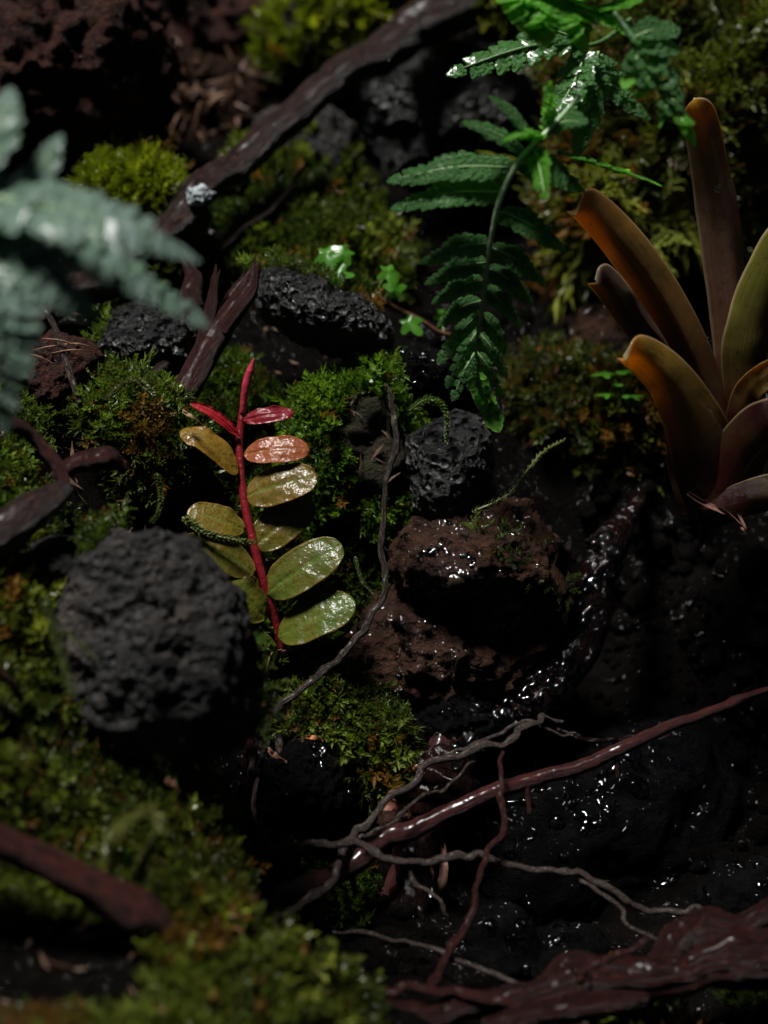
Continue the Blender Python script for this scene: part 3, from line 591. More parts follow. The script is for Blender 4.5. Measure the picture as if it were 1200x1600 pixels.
po = [(150,470),(300,440),(320,480),(300,560),(180,620),(150,560)]
moss('moss_carpet', 'thin dark moss beside the forked wood stub', patch(po), 5000, .055, DRK0, MID1, 'leafy', keep=inside(po), seed=15)
po = [(400,1330),(540,1330),(600,1400),(560,1460),(440,1440)]
moss('moss_carpet', 'wet dark moss under the crossing of root and twigs', patch(po), 8000, .05, DRK0, (.045, .075, .012), 'leafy', keep=inside(po), seed=16)
po = [(880,1580),(1250,1540),(1280,1700),(860,1700)]
moss('moss_carpet', 'dim moss below the thick red log', patch(po), 5000, .06, DRK0, (.04, .06, .01), 'leafy', keep=inside(po), seed=17)

zb = r_char[0][:, 2].min(); moss('moss_fringe', 'sparse moss creeping up the foot of the charcoal stone', r_char, 5000, .05, DRK0, MID1, 'leafy', keep=lambda p, n: (p[:, 2] < zb+.16+.10*fbm(p*5, 2, 1)) | (fbm(p*5+3, 2, 7) > .55), seed=41, hole=-.1)
moss('moss_fringe', 'thin moss film on the shoulder of the large brown stone', r_brown, 1800, .034, DRK0, (.05, .07, .014), 'leafy', keep=lambda p, n: (fbm(p*4+8, 3, 9) > .30) & (n[:, 2] > -.1), seed=42, hole=-.2)
moss('moss_fringe', 'dark moss tufts on the back of the lava stone', r_lava, 3000, .045, DRK0, MID1, 'leafy', keep=lambda p, n: (p[:, 1] > r_lava[0][:, 1].mean()+.06) & (n[:, 2] > 0), seed=43, hole=-.2)
# ------------------------------------------------------------------ wood: branches, roots, twigs
def px_r(rs, d): return [r*S*d for r in rs]
t = thing('driftwood_branch', 'thick slanting driftwood branch with a pale lichen spot', 'branch', P(30, 505, 6.25))
put('branch', tube(PP([(820,-60,7.7),(730,5,7.6),(640,50,7.5),(560,95,7.35),(500,150,7.2),(430,205,7.05),(370,250,6.95),(310,310,6.82),(250,365,6.72),(185,415,6.6),(115,457,6.45),(30,505,6.25),(-70,555,6.05)]), px_r([44,40,34,27,25,24,23,23,23,24,26,28,28], 7.0), 190, 26, 3, wob=.05, ridge=.16, ridge_k=2.5, lump=.18), m_drift, t)
put('side_shoot', tube(PP([(312,330,6.82),(295,375,6.8),(285,420,6.8)]), px_r([20,15,10], 7.0), 40, 14, 5, ridge=.15, ridge_k=2.5, lump=.2), m_drift, t)
lv, lf = ico(4); lq = P(311, 306, 6.74); lv2 = lv*np.array([.042, .042, .026])*(1+.9*fbm(lv*3.5, 3, 5))[:, None]
put('lichen', (lv2+lq, lf), m_lichen, t)
tag(put('driftwood_branch', tube(PP([(900,-90,8.3),(760,10,8.1),(690,60,8.1),(640,120,8.2)]), px_r([60,60,50,20], 8.1), 60, 22, 6, ridge=.15, lump=.2, ridge_k=2.5), m_drift), 'dark upper driftwood limb in shade at the top', 'branch')
tag(put('twig', tube(PP([(335,425,6.85),(350,385,6.9),(375,355,6.95),(420,325,7.02),(455,285,7.1),(485,255,7.15)]), px_r([4,4.5,4,4,4,3], 6.9), 60, 10, 7, wob=.03, lump=.2), m_drift), 'thin dark twig lying across the soft moss slope', 'twig')
t = thing('wood_stub', 'dark red forked wood stub with torn ends leaning on moss', 'branch', P(278, 655, 6.1))
put('stem', tube(PP([(270,665,6.05),(285,625,6.08),(312,570,6.15),(340,520,6.2),(365,485,6.22),(388,455,6.25),(398,420,6.25)]), px_r([15,19,21,20,17,13,6], 6.15), 90, 22, 8, ridge=.13, ridge_k=4, jag=.05, lump=.1), m_red, t)
put('prong', tube(PP([(300,600,6.13),(318,535,6.18),(330,480,6.2),(337,432,6.2)]), px_r([12,12,10,6], 6.2), 50, 14, 9, ridge=.14, ridge_k=4, jag=.04), m_red, t)
put('prong', tube(PP([(350,520,6.18),(378,480,6.16),(396,455,6.16),(401,424,6.16)]), px_r([10,9,6,3], 6.2), 40, 14, 10, ridge=.14, ridge_k=4, jag=.04), m_red, t)
put('prong', tube(PP([(340,510,6.24),(362,468,6.26),(384,436,6.28)]), px_r([12,12,8], 6.2), 40, 14, 12, ridge=.16, ridge_k=4, jag=.06), m_red, t)
tag(put('wood_splinter', tube(PP([(308,520,6.5),(300,470,6.5),(303,440,6.5),(296,415,6.5)]), px_r([16,18,15,8], 6.5), 50, 16, 13, ridge=.3, ridge_k=3, jag=.06, lump=.2), m_red), 'torn red splinter standing behind the forked wood stub', 'branch')
tag(put('twig', tube(PP([(215,620,6.15),(250,575,6.25),(285,540,6.35),(310,510,6.4)]), px_r([6,8,8,6], 6.3), 50, 10, 14, wob=.03, ridge=.2, lump=.2), m_drift), 'grey brown twig sloping behind the forked wood stub', 'twig')
tag(put('crooked_twig', tube(PP([(-40,655,5.3),(20,660,5.35),(60,690,5.4),(95,730,5.4),(105,770,5.4)]), px_r([11,11,10,10,8], 5.4), 60, 14, 16, wob=.03, ridge=.12, lump=.15), m_redrough), 'crooked dark red twig over the dark moss patch', 'twig')
tag(put('wood_chip', tube(PP([(85,745,5.5),(130,722,5.55),(165,715,5.55),(195,735,5.6)]), px_r([8,15,16,6], 5.5), 40, 14, 17, ridge=.3, lump=.3), m_redrough), 'short torn red wood chip under the left moss mound', 'wood')
tag(put('log', tube(PP([(-80,870,5.2),(0,835,5.25),(60,795,5.3),(105,760,5.35)]), px_r([30,30,26,14], 5.3), 60, 20, 18, ridge=.2, lump=.2), m_drift), 'blurred grey brown log end above the small dark stone', 'log')
tag(put('red_branch', tube(PP([(-80,1275,4.55),(0,1312,4.64),(80,1352,4.7),(150,1392,4.74),(215,1427,4.78),(262,1452,4.84)]), px_r([24,23,24,29,33,24], 4.8), 80, 22, 19, wob=.03, ridge=.14, lump=.2), m_redrough), 'blurred dark red branch stub poking over the near moss', 'branch')
tag(put('twig', tube(PP([(-20,1040,4.9),(15,1065,4.95),(35,1095,5.0)]), px_r([7,6,5], 5), 24, 8, 21), m_redrough), 'short blurred red twig in the moss left of the charcoal stone', 'twig')
t = thing('dark_twig', 'slim upright dark twig bending down in front of the brown stone', 'twig', P(385, 1290, 5.85))
put('stem', tube(PP([(603,600,5.98),(606,640,5.98),(613,690,5.97),(603,750,5.97),(598,820,5.96),(600,890,5.95),(592,945,5.93),(560,1000,5.9),(505,1050,5.88),(455,1088,5.87),(420,1115,5.86),(400,1150,5.86),(392,1200,5.86),(382,1260,5.86),(378,1300,5.86)]), px_r([5,7,8,6.5,7,8,8,8.5,9,9.5,10,10,9,8,6], 5.9), 170, 12, 22, wob=.03, ridge=.25, ridge_k=2, knots=9, thin=.58, kink=.012), m_darktwig, t)
put('side_shoot', tube(PP([(452,1092,5.87),(432,1150,5.88),(424,1220,5.88),(418,1300,5.86),(412,1380,5.82),(405,1435,5.8)]), px_r([9,9,8,9,8,7], 5.9), 80, 10, 23, wob=.03, knots=5, ridge=.2, thin=.58, kink=.012), m_darktwig, t)
for nm, lb, pts, rr, mt, sd in [
 ('twig', 'hair thin grey rootlet curling above the black boulder', [(700,1180,5.85),(740,1160,5.86),(790,1140,5.88),(830,1128,5.9),(870,1150,5.92),(900,1145,5.95)], [3,3,3,2.5,2,1.5], 'grey', 201),
 ('twig', 'hair thin dark twig forking below the olive moss mound', [(560,1310,5.64),(600,1285,5.66),(650,1240,5.7),(700,1222,5.74),(742,1190,5.78)], [3,3,2.5,2,1.5], 'dark', 202),
 ('twig', 'thin broken twig end hanging under the grey twig crossing', [(640,1348,5.6),(655,1380,5.58),(690,1400,5.56),(700,1430,5.55)], [3,3,2.5,2], 'grey', 203),
 ('twig', 'slender rootlet branching off the grey twig towards the log', [(905,1368,5.6),(930,1395,5.56),(975,1420,5.52),(990,1450,5.48),(1030,1470,5.44)], [3,3,3,2.5,2], 'grey', 204),
 ('twig', 'fine vertical dark twig behind the crossed twigs', [(402,1130,5.92),(410,1190,5.93),(398,1250,5.92),(404,1320,5.9),(396,1380,5.88)], [4,4,4,3.5,3], 'dark', 205),
 ('twig', 'thin reddish rootlet beside the charcoal stone edge', [(385,1010,5.8),(380,1080,5.8),(388,1150,5.82),(376,1220,5.82),(372,1290,5.8)], [4,5,5,4.5,4], 'red', 206),
 ('twig', 'short wiry root leaving the red log', [(905,1535,5.18),(935,1500,5.16),(985,1488,5.15),(1010,1462,5.15)], [5,5,4,3], 'red', 207),
 ('twig', 'slim wet red root parallel to the bottom log', [(560,1560,5.1),(660,1545,5.12),(760,1558,5.13),(860,1590,5.12),(960,1620,5.1)], [7,8,8,7,6], 'red', 208)]:
    tag(put(nm, tube(PP(pts), px_r(rr, pts[0][2]), 70, 9, sd, wob=.03, kink=.016, knots=6, ridge=.15), {'grey': m_twig, 'dark': m_darktwig, 'red': m_redrough}[mt]), lb, 'twig')
t = thing('dark_root', 'thick dark wet root with bright glints curving down past the brown stone', 'root', P(610, 1500, 5.85))
root_vf = tube(PP([(1000,770,6.75),(975,815,6.5),(950,865,6.3),(930,920,6.25),(905,985,6.2),(870,1050,6.15),(815,1105,6.1),(750,1155,6.05),(705,1205,6.0),(680,1260,5.98),(660,1320,5.95),(640,1400,5.9),(615,1500,5.85)]), px_r([10,16,24,28,30,30,30,30,32,34,32,28,28,24], 6.1), 170, 26, 24, wob=.05, ridge=.10, ridge_k=2.5, lump=.22, knots=4); put('root', root_vf, m_darkwood, t)
t = thing('red_root', 'long glossy dark red root lying across the black boulder', 'root', P(410, 1425, 5.75))
put('root', tube(PP([(1260,1050,6.35),(1150,1095,6.02),(1080,1125,5.92),(1000,1160,5.85),(930,1192,5.82),(860,1212,5.8),(790,1230,5.78),(720,1258,5.76),(660,1290,5.75),(600,1312,5.75),(560,1345,5.70),(500,1372,5.64),(450,1395,5.58),(405,1432,5.52)]), px_r([5,9,11,13,14,15,16,17,18,18,20,20,20,17], 5.8), 150, 20, 25, wob=.03, ridge=.05, ridge_k=3, lump=.06, knots=3, thin=.8, kink=.006), m_redroot, t)
put('rootlet', tube(PP([(823,1222,5.78),(824,1250,5.78),(827,1272,5.77)]), px_r([5,4,3], 5.8), 20, 8, 26, wob=.01), m_redroot, t)
put('rootlet', tube(PP([(962,1180,5.83),(964,1200,5.83),(965,1216,5.83)]), px_r([5,4,2], 5.8), 16, 8, 27), m_redroot, t)
put('rootlet', tube(PP([(548,1362,5.73),(555,1390,5.72),(560,1415,5.72)]), px_r([6,5,4], 5.8), 20, 8, 28), m_redroot, t)
tag(put('red_root', tube(PP([(690,1150,6.0),(685,1220,5.95),(665,1290,5.93),(620,1380,5.9),(585,1450,5.88)]), px_r([20,26,26,18,14], 5.9), 70, 20, 29, ridge=.16, ridge_k=2.5, lump=.15), m_redroot), 'short red root running down beside the thick dark root', 'root')
t = thing('grey_twig', 'long knotty grey twig crossing in front of the red root', 'twig', P(390, 1330, 5.6))
put('stem', tube(PP([(385,1328,5.62),(440,1326,5.6),(490,1316,5.6),(540,1312,5.6),(590,1330,5.6),(640,1348,5.6),(690,1345,5.6),(745,1335,5.6),(800,1345,5.6),(860,1352,5.6),(910,1370,5.6),(965,1395,5.6),(1010,1418,5.6),(1060,1424,5.58),(1105,1425,5.55)]), px_r([7,9,9,10,10,9,9,10,9,8,8,9,8,8,7], 5.6), 190, 12, 30, wob=.04, ridge=.18, ridge_k=2, knots=16, thin=.58, kink=.02), m_twig, t)
tag(put('grey_twig', tube(PP([(880,1128,5.95),(840,1128,5.9),(800,1150,5.85),(750,1168,5.82),(690,1182,5.8),(640,1215,5.78),(590,1268,5.72),(550,1310,5.68),(525,1360,5.58),(490,1405,5.5),(450,1435,5.44),(425,1452,5.4)]), px_r([5,7,8,9,10,9,9,9,9,10,11,9], 5.7), 170, 12, 31, wob=.04, ridge=.2, ridge_k=2, knots=16, thin=.58, kink=.02), m_twig), 'rough grey brown twig sloping down across the red root', 'twig')
tag(put('dark_root', tube(PP([(870,1140,5.98),(930,1150,6.0),(1000,1148,6.0),(1060,1150,6.0)]), px_r([7,6,5,3], 6), 60, 8, 32, wob=.05, knots=3, thin=.7, kink=.02), m_darkwood), 'thin wiry dark root along the top of the black boulder', 'root')
tag(put('red_twig', tube(PP([(786,1175,5.75),(783,1240,5.66),(784,1290,5.6),(770,1335,5.52),(752,1380,5.5),(742,1430,5.48),(705,1490,5.4),(660,1550,5.3),(610,1598,5.2),(560,1640,5.15)]), px_r([5,6,6.5,7,7,8,8,9,10,10], 5.5), 130, 10, 33, wob=.03, knots=12, thin=.66, kink=.016, ridge=.15), m_redrough), 'thin reddish twig hanging down over the grey twig', 'twig')
tag(put('dark_twig', tube(PP([(520,1456,5.5),(600,1462,5.5),(650,1475,5.48),(720,1503,5.42),(800,1535,5.35),(860,1562,5.3),(920,1600,5.22),(960,1640,5.2)]), px_r([4,5,5,6,6,6,6,6], 5.4), 110, 9, 34, wob=.03, knots=8, thin=.7, kink=.014), m_twig), 'fine dark twig running to the bottom edge by the log', 'twig')
t = thing('red_log', 'thick blurred red log lying along the bottom edge', 'log', P(800, 1610, 5.2))
put('trunk', tube(PP([(480,1640,4.95),(570,1600,5.05),(680,1578,5.12),(800,1562,5.2),(900,1535,5.25),(1000,1520,5.28),(1100,1510,5.3),(1260,1490,5.3)]), px_r([30,32,30,32,38,48,52,56], 5.2), 150, 44, 35, wob=.06, ridge=.26, ridge_k=5, lump=.14, knots=5, thin=.64), m_redlog, t)
put('limb', tube(PP([(1040,1500,5.3),(1065,1455,5.32),(1110,1438,5.35),(1170,1445,5.35),(1250,1400,5.4)]), px_r([34,30,26,22,22], 5.3), 70, 20, 36, wob=.03, ridge=.25, ridge_k=5, lump=.18, knots=2, thin=.66), m_redlog, t)
put('limb', tube(PP([(760,1610,5.05),(840,1585,5.1),(930,1570,5.12),(1010,1560,5.15)]), px_r([18,20,20,10], 5.1), 60, 24, 37, ridge=.25, ridge_k=4, lump=.15), m_redlog, t)
tag(put('grey_root', tube(PP([(650,1290,5.95),(645,1340,5.88),(650,1400,5.84),(625,1450,5.8),(600,1520,5.75)]), px_r([18,26,26,30,30], 5.85), 80, 24, 38, wob=.04, ridge=.2, ridge_k=3, lump=.2), m_darkwood), 'weathered blackish root post standing between the red roots', 'root')
tag(put('fern_stalk', tube(PP([(60,468,6.0),(85,510,5.98),(105,570,5.96),(125,632,5.93)]), px_r([4,5,5,5], 6), 40, 8, 39), m_darktwig), 'bare thin brown fern stalk stuck into the moss mound', 'stalk')
# dry fibres on the soil below the bark block
rg = np.random.default_rng(5)
for i, (x, y, a, L) in enumerate([(225,215,80,50),(255,170,70,40),(262,205,50,60),(285,230,60,70),(300,250,75,50),(275,190,-60,45),(330,145,20,55),(345,155,-25,40),(310,180,100,40),(240,185,110,40),(210,240,95,45),(290,150,85,35),(320,225,60,40),(250,235,120,35),(300,275,140,45),(205,20,-60,50),(190,210,85,40)]):
    d = 7.72+.0008*(200-y); dx, dy = math.cos(math.radians(a))*L/2, math.sin(math.radians(a))*L/2
    o = put('dry_fibre', tube(PP([(x-dx, y-dy, d-.05), (x+rg.normal()*4, y+rg.normal()*4, d-.03), (x+dx, y+dy, d)]), px_r([2, 3, 2], d), 12, 6, 60+i), m_straw, color=(.20, .105, .05))
    tag(o, 'short pale dry fibre on the dark soil between bark block and branch', 'fibre', 'dry fibres on the soil')
for i, (x, y, a, L, d) in enumerate([(75,545,-10,70,5.98),(95,535,12,60,5.97),(110,550,-4,60,5.97),(60,560,20,55,5.97),(120,540,5,45,5.97)]):
    dx, dy = math.cos(math.radians(a))*L/2, math.sin(math.radians(a))*L/2
    o = put('dry_fibre', tube(PP([(x-dx, y-dy, d), (x, y-3, d-.02), (x+dx, y+dy, d)]), px_r([1, 1.6, 1], d), 12, 6, 80+i), m_straw, color=(.16, .075, .04))
    tag(o, 'fine brown fibre lying on the flat bark piece', 'fibre', 'fine fibres on the bark piece')

# ------------------------------------------------------------------ water film in the gully
wx, wy = np.meshgrid(np.linspace(0, 1, 60), np.linspace(0, 1, 40)); wp = P(900, 1500, 5.98)
wl = wp[2]; wv = np.stack([wp[0]-.75+wx.ravel()*1.9, wp[1]-.35+wy.ravel()*1.0, np.full(wx.size, wl)], 1); wv[:, 2] += .01*fbm(wv*6, 3, 8)
wat = put('water', (wv, [[j*60+i, j*60+i+1, (j+1)*60+i+1, (j+1)*60+i] for j in range(39) for i in range(59)]), m_water); tag(wat, 'dark rippled water seeping at the foot of the boulder', 'water', kind='structure')

# ------------------------------------------------------------------ the red stemmed plant
t = thing('red_stemmed_plant', 'small plant with crimson stem and fleshy speckled leaf pairs', 'plant', P(437, 1010, 6.0))
put('stem', tube(PP([(441,1030,6.02),(437,1000,6.0),(424,950,5.98),(408,895,5.97),(394,840,5.97),(382,785,5.98),(376,730,5.99),(374,690,6.0),(378,650,6.01),(382,625,6.02)]), px_r([6,7.5,7.5,7,6.8,6.6,6.2,6,6,5], 6), 90, 14, 41, ridge=.04, lump=.05), m_stem, t, color=(.17, .008, .012))
put('bud', tube(PP([(379,645,6.0),(381,625,5.99),(385,600,5.98),(391,578,5.97),(397,560,5.96)]), px_r([4.5,5.5,7,6,1.2], 6), 40, 12, 44, lump=.05), m_stem, t, color=(.38, .03, .055))
def pad(b, e, wpx, d0, d1, col, speckle, seed, tiltv=0.0, cup=.2, bow=.015, bend=0, fold=.10):
    """one thin glossy oval leaf from stem point B to tip E, with a short stalk, a sunk midrib and slightly lifted margins"""
    p0, p1 = P(*b, d0), P(*e, d1); ax = p1-p0; L = np.linalg.norm(ax); ax /= L
    nrm = TOW*math.cos(.42+tiltv)+UP*math.sin(.42+tiltv); sd = np.cross(nrm, ax); sd /= np.linalg.norm(sd); nn = np.cross(ax, sd)
    inpl = UP*bend*S*d0; tt = np.linspace(0, 1, 7)
    pts = [p0+ax*L*q+nn*(bow*math.sin(math.pi*q)-.8*bow*q*q)+inpl*math.sin(math.pi*q) for q in tt]
    n, m = 44, 23; u = np.linspace(0, 1, n); prof = np.clip(1-np.abs(2*u-1.02)**2.9, 0, 1)**.55; prof = np.maximum(prof, .10*(u < .08)); prof[-1] = .08
    v, f = ribbon(pts, prof*wpx*1.04*S*d0, sd, cup=-cup, n=n, m=m, thick=.006, seed=seed, bump=.0016, bk=34, wave=.010)
    lat = np.tile(np.tile(np.linspace(-1, 1, m), n), 2); al = np.tile(np.repeat(u, m), 2); ww = np.tile(np.repeat(prof, m), 2)
    v = v-nn*(fold*.05*np.exp(-(lat/.14)**2)*np.clip(1-al*.9, 0, 1)*np.clip(ww, 0, 1))[:, None]+nn*(.006*np.abs(lat)**6*ww)[:, None]
    o = put('leaf', (v, f, {'across': np.abs(lat).astype(np.float32), 'along': al}), m_pad, t, color=col); o['speckle'] = speckle; return o
pad((379,657),(458,643),26,6.0,5.97,(.17,.012,.018),0.0,1,-.1,.35)
pad((381,710),(482,699),46,5.99,5.95,(.22,.055,.018),.35,2,.05)
pad((383,776),(493,742),62,5.98,5.92,(.115,.080,.012),1.0,3,.0)
pad((396,856),(488,778),62,5.97,5.99,(.075,.078,.010),1.0,4,-.1)
pad((416,928),(532,850),70,5.96,5.91,(.060,.082,.010),.9,5,.05)
pad((434,995),(552,938),68,5.96,5.89,(.055,.090,.010),.8,6,.1)
pad((374,682),(299,629),15,5.98,5.94,(.28,.012,.018),0.0,7,.0,.3,bend=4)
pad((372,742),(283,672),42,5.96,5.93,(.19,.110,.014),.6,8,.2,.4,bend=12)
pad((382,828),(294,797),48,5.95,5.90,(.120,.100,.012),1.0,9,.1)
pad((398,896),(282,846),58,5.94,5.88,(.075,.078,.010),1.0,10,.1,bend=6)
pad((415,966),(350,906),60,5.94,5.88,(.070,.092,.010),.9,11,.1)
pad((430,1038),(360,966),54,5.96,5.90,(.032,.078,.012),.6,12,.0,bend=-6)
put('rootlet', tube(PP([(440,1015,5.97),(425,1020,5.95),(418,1040,5.94),(415,1060,5.95)]), px_r([1.6,1.5,1.3,1], 6), 24, 6, 42), m_straw, t, color=(.20,.12,.05))
put('rootlet', tube(PP([(440,1018,5.97),(462,1015,5.95),(480,1028,5.95),(488,1036,5.95)]), px_r([2,1.8,1.5,1], 6), 24, 6, 43), m_straw, t, color=(.12,.03,.02))

# ------------------------------------------------------------------ bromeliad
t = thing('bromeliad', 'bromeliad rosette with strap leaves in orange, olive and maroon', 'bromeliad', P(1150, 790, 6.15))
def strap(pts, widths, side, cup, col, seed, tip=True, roll=None, vf=.7):
    n, m = 64, 19; u = np.linspace(0, 1, n); wd = interp(widths, n)
    if tip: wd = wd*np.maximum(np.clip(1-np.clip((u-.80)/.19, 0, 1)**2.4, 0, 1)**.6, np.clip((1-u)/.05, 0.02, 1)*.10)
    d = np.mean([q[2] for q in pts])
    v, f = ribbon(PP(pts), wd*.80*S*d, side, cup=cup, n=n, m=m, thick=.007, seed=seed, bump=.005, bk=7, roll=roll, wave=.02, vfold=vf)
    al = np.tile(np.repeat(u, m), 2); ac = np.tile(np.tile(np.abs(np.linspace(-1, 1, m)), n), 2)
    return put('leaf', (v, f, {'along': al, 'across': ac}), m_brom, t, color=col)
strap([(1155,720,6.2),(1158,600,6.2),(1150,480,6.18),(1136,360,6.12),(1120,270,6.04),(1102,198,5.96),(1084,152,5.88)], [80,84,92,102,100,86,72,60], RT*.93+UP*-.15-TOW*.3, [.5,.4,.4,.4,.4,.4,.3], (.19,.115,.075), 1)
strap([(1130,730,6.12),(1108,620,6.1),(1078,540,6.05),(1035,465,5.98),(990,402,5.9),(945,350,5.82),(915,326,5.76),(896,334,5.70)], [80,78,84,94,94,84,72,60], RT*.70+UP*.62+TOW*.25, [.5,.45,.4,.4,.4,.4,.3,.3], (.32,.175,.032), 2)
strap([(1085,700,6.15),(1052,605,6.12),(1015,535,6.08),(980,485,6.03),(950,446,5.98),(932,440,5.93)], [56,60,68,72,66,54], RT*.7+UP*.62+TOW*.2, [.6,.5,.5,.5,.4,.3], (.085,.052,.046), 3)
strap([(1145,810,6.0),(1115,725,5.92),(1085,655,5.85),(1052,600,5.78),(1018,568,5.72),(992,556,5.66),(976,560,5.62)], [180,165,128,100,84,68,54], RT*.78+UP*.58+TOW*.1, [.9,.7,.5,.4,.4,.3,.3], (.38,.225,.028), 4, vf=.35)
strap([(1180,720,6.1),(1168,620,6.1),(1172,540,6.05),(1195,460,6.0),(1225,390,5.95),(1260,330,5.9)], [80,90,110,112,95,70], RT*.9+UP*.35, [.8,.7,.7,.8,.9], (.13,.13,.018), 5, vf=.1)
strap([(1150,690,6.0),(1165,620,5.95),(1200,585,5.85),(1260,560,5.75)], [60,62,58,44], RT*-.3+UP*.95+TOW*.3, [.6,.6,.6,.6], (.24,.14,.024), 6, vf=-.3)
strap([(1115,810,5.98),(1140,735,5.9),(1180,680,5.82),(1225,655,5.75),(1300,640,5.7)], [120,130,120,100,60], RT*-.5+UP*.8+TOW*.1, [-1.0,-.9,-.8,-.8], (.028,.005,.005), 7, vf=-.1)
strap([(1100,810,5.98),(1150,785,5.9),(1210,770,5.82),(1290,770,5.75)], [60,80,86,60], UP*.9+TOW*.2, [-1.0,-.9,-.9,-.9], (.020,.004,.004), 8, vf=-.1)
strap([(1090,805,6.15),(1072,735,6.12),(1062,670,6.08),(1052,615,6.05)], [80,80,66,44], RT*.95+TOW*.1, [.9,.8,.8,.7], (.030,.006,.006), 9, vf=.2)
put('dry_bract', ribbon(PP([(1075,770,5.98),(1110,790,5.95),(1140,805,5.93),(1165,828,5.9)]), np.array([10,12,11,7])*S*6, UP, cup=1.6, n=24, m=9, thick=.006, wave=.02), m_straw, t, color=(.15,.055,.035))
put('dry_bract', ribbon(PP([(1142,785,5.92),(1152,800,5.92),(1165,826,5.9)]), np.array([9,6,5])*S*6, RT, cup=1.2, n=16, m=7, thick=.006), m_straw, t, color=(.15,.055,.035))

# ------------------------------------------------------------------ ferns
def pinnule_mesh(name, lobes, depth, seed, mat, wide=.42, pointed=.6):
    """one toothed leaflet, unit length along x, its midrib sunk and its edges curled"""
    rg = np.random.default_rng(seed); n = max(9, lobes*3+1); V = []; F = []
    for i in range(n):
        u = i/(n-1); ph = (u*lobes) % 1.0
        w_ = wide*math.sin(math.pi*min(1, u**pointed*.97+.02))**.75*(1-depth*(1-math.sin(math.pi*min(.999, ph+.03))**.6)) if 0 < i < n-1 else .015
        z = -.10*u*u; sk = .06*depth
        for s_ in (-1, -.5, 0, .5, 1):
            V.append((u+sk*abs(s_)*(1 if i < n-1 else 0), w_*s_, z-.03*(abs(s_) < .1)+.012*(abs(s_) == .5)-.04*(abs(s_) == 1)+rg.normal()*.005))
    for i in range(n-1):
        for j in range(4): a = i*5+j; F.append([a, a+1, a+6, a+5])
    return new_mesh(name, V, F, mat)
PIN = {}
def pinnules(mat, lobes, depth, wide):
    k = (mat.name, lobes, depth, wide)
    if k not in PIN: PIN[k] = [pinnule_mesh('pinnule', lobes, depth, q, mat, wide) for q in range(4)]
    return PIN[k]
def pinna(parent, pts, normal, n, lmax, mat, lobes=2, depth=.25, wide=.42, ang=62, seed=0, tip=.25, stem_col=(.16,.27,.10), stem_px=2.4, rise=.06, shape=.35, gap=.06, only=None, jit=.05):
    """a stalked row of leaflets (pinnules) along PTS, facing NORMAL"""
    rg = np.random.default_rng(seed); c = spline(PP(pts) if len(pts[0]) == 3 and not isinstance(pts, np.ndarray) else pts, 40); d = float(((c.mean(0))-CAM)@FW)
    ax = put('pinna', tube(c, [stem_px*S*d, stem_px*.8*S*d, stem_px*.35*S*d], 24, 6, seed), m_fernstem, parent, origin=c[0], color=stem_col)
    T = np.gradient(c, axis=0); T /= np.linalg.norm(T, axis=1)[:, None]; nrm0 = np.asarray(normal, float); nrm0 = nrm0/np.linalg.norm(nrm0); L0 = lmax*1.3*S*d; meshes = pinnules(mat, lobes, depth, wide)
    def add(p, dr, nr, L, wscale=1.0):
        dr = dr/np.linalg.norm(dr); sd = np.cross(nr, dr); sd /= np.linalg.norm(sd)+1e-9; nz = np.cross(dr, sd)
        o = bpy.data.objects.new('pinnule', meshes[rg.integers(0, 4)]); COL.objects.link(o); o.parent = ax
        M = Matrix.Identity(4)
        for r in range(3): M[r][0], M[r][1], M[r][2], M[r][3] = dr[r]*L, sd[r]*L*wscale, nz[r]*L, p[r]-WL[ax][r]
        o.matrix_basis = M
    for k in range(n):
        for sg in (-1, 1):
            if only is not None and sg != only and k < n*.8: continue
            u = gap+(1-gap-.02)*((k+(.25 if sg > 0 else 0))/n); i = min(39, int(u*39)); prof = (1-u)**.75*(1-tip)+tip if u > shape else (.72+.28*u/shape)*((1-shape)**.75*(1-tip)+tip)
            tn = T[i]; sd = np.cross(nrm0, tn); sd /= np.linalg.norm(sd); a = math.radians(ang-22*u+rg.normal()*4)
            dr = tn*math.cos(a)+sd*sg*math.sin(a)+nrm0*(rise+rg.normal()*jit); nr = nrm0+rg.normal(size=3)*.15-sd*sg*rise
            add(c[i], dr, nr, L0*prof*rg.uniform(.9, 1.1))
    add(c[-2], T[-1], nrm0, L0*tip*1.6)
    return ax
FS = (.12, .21, .08)
def frond(label, rachis, radii, col, base=None):
    d = np.mean([q[2] for q in rachis]); o = thing('fern_frond', label, 'fern', P(*rachis[0]))
    put('rachis', tube(PP(rachis), px_r(radii, d), 70, 10, len(rachis)), m_fernstem, o, color=col); return o
N_UP = TOW*.88+UP*.42
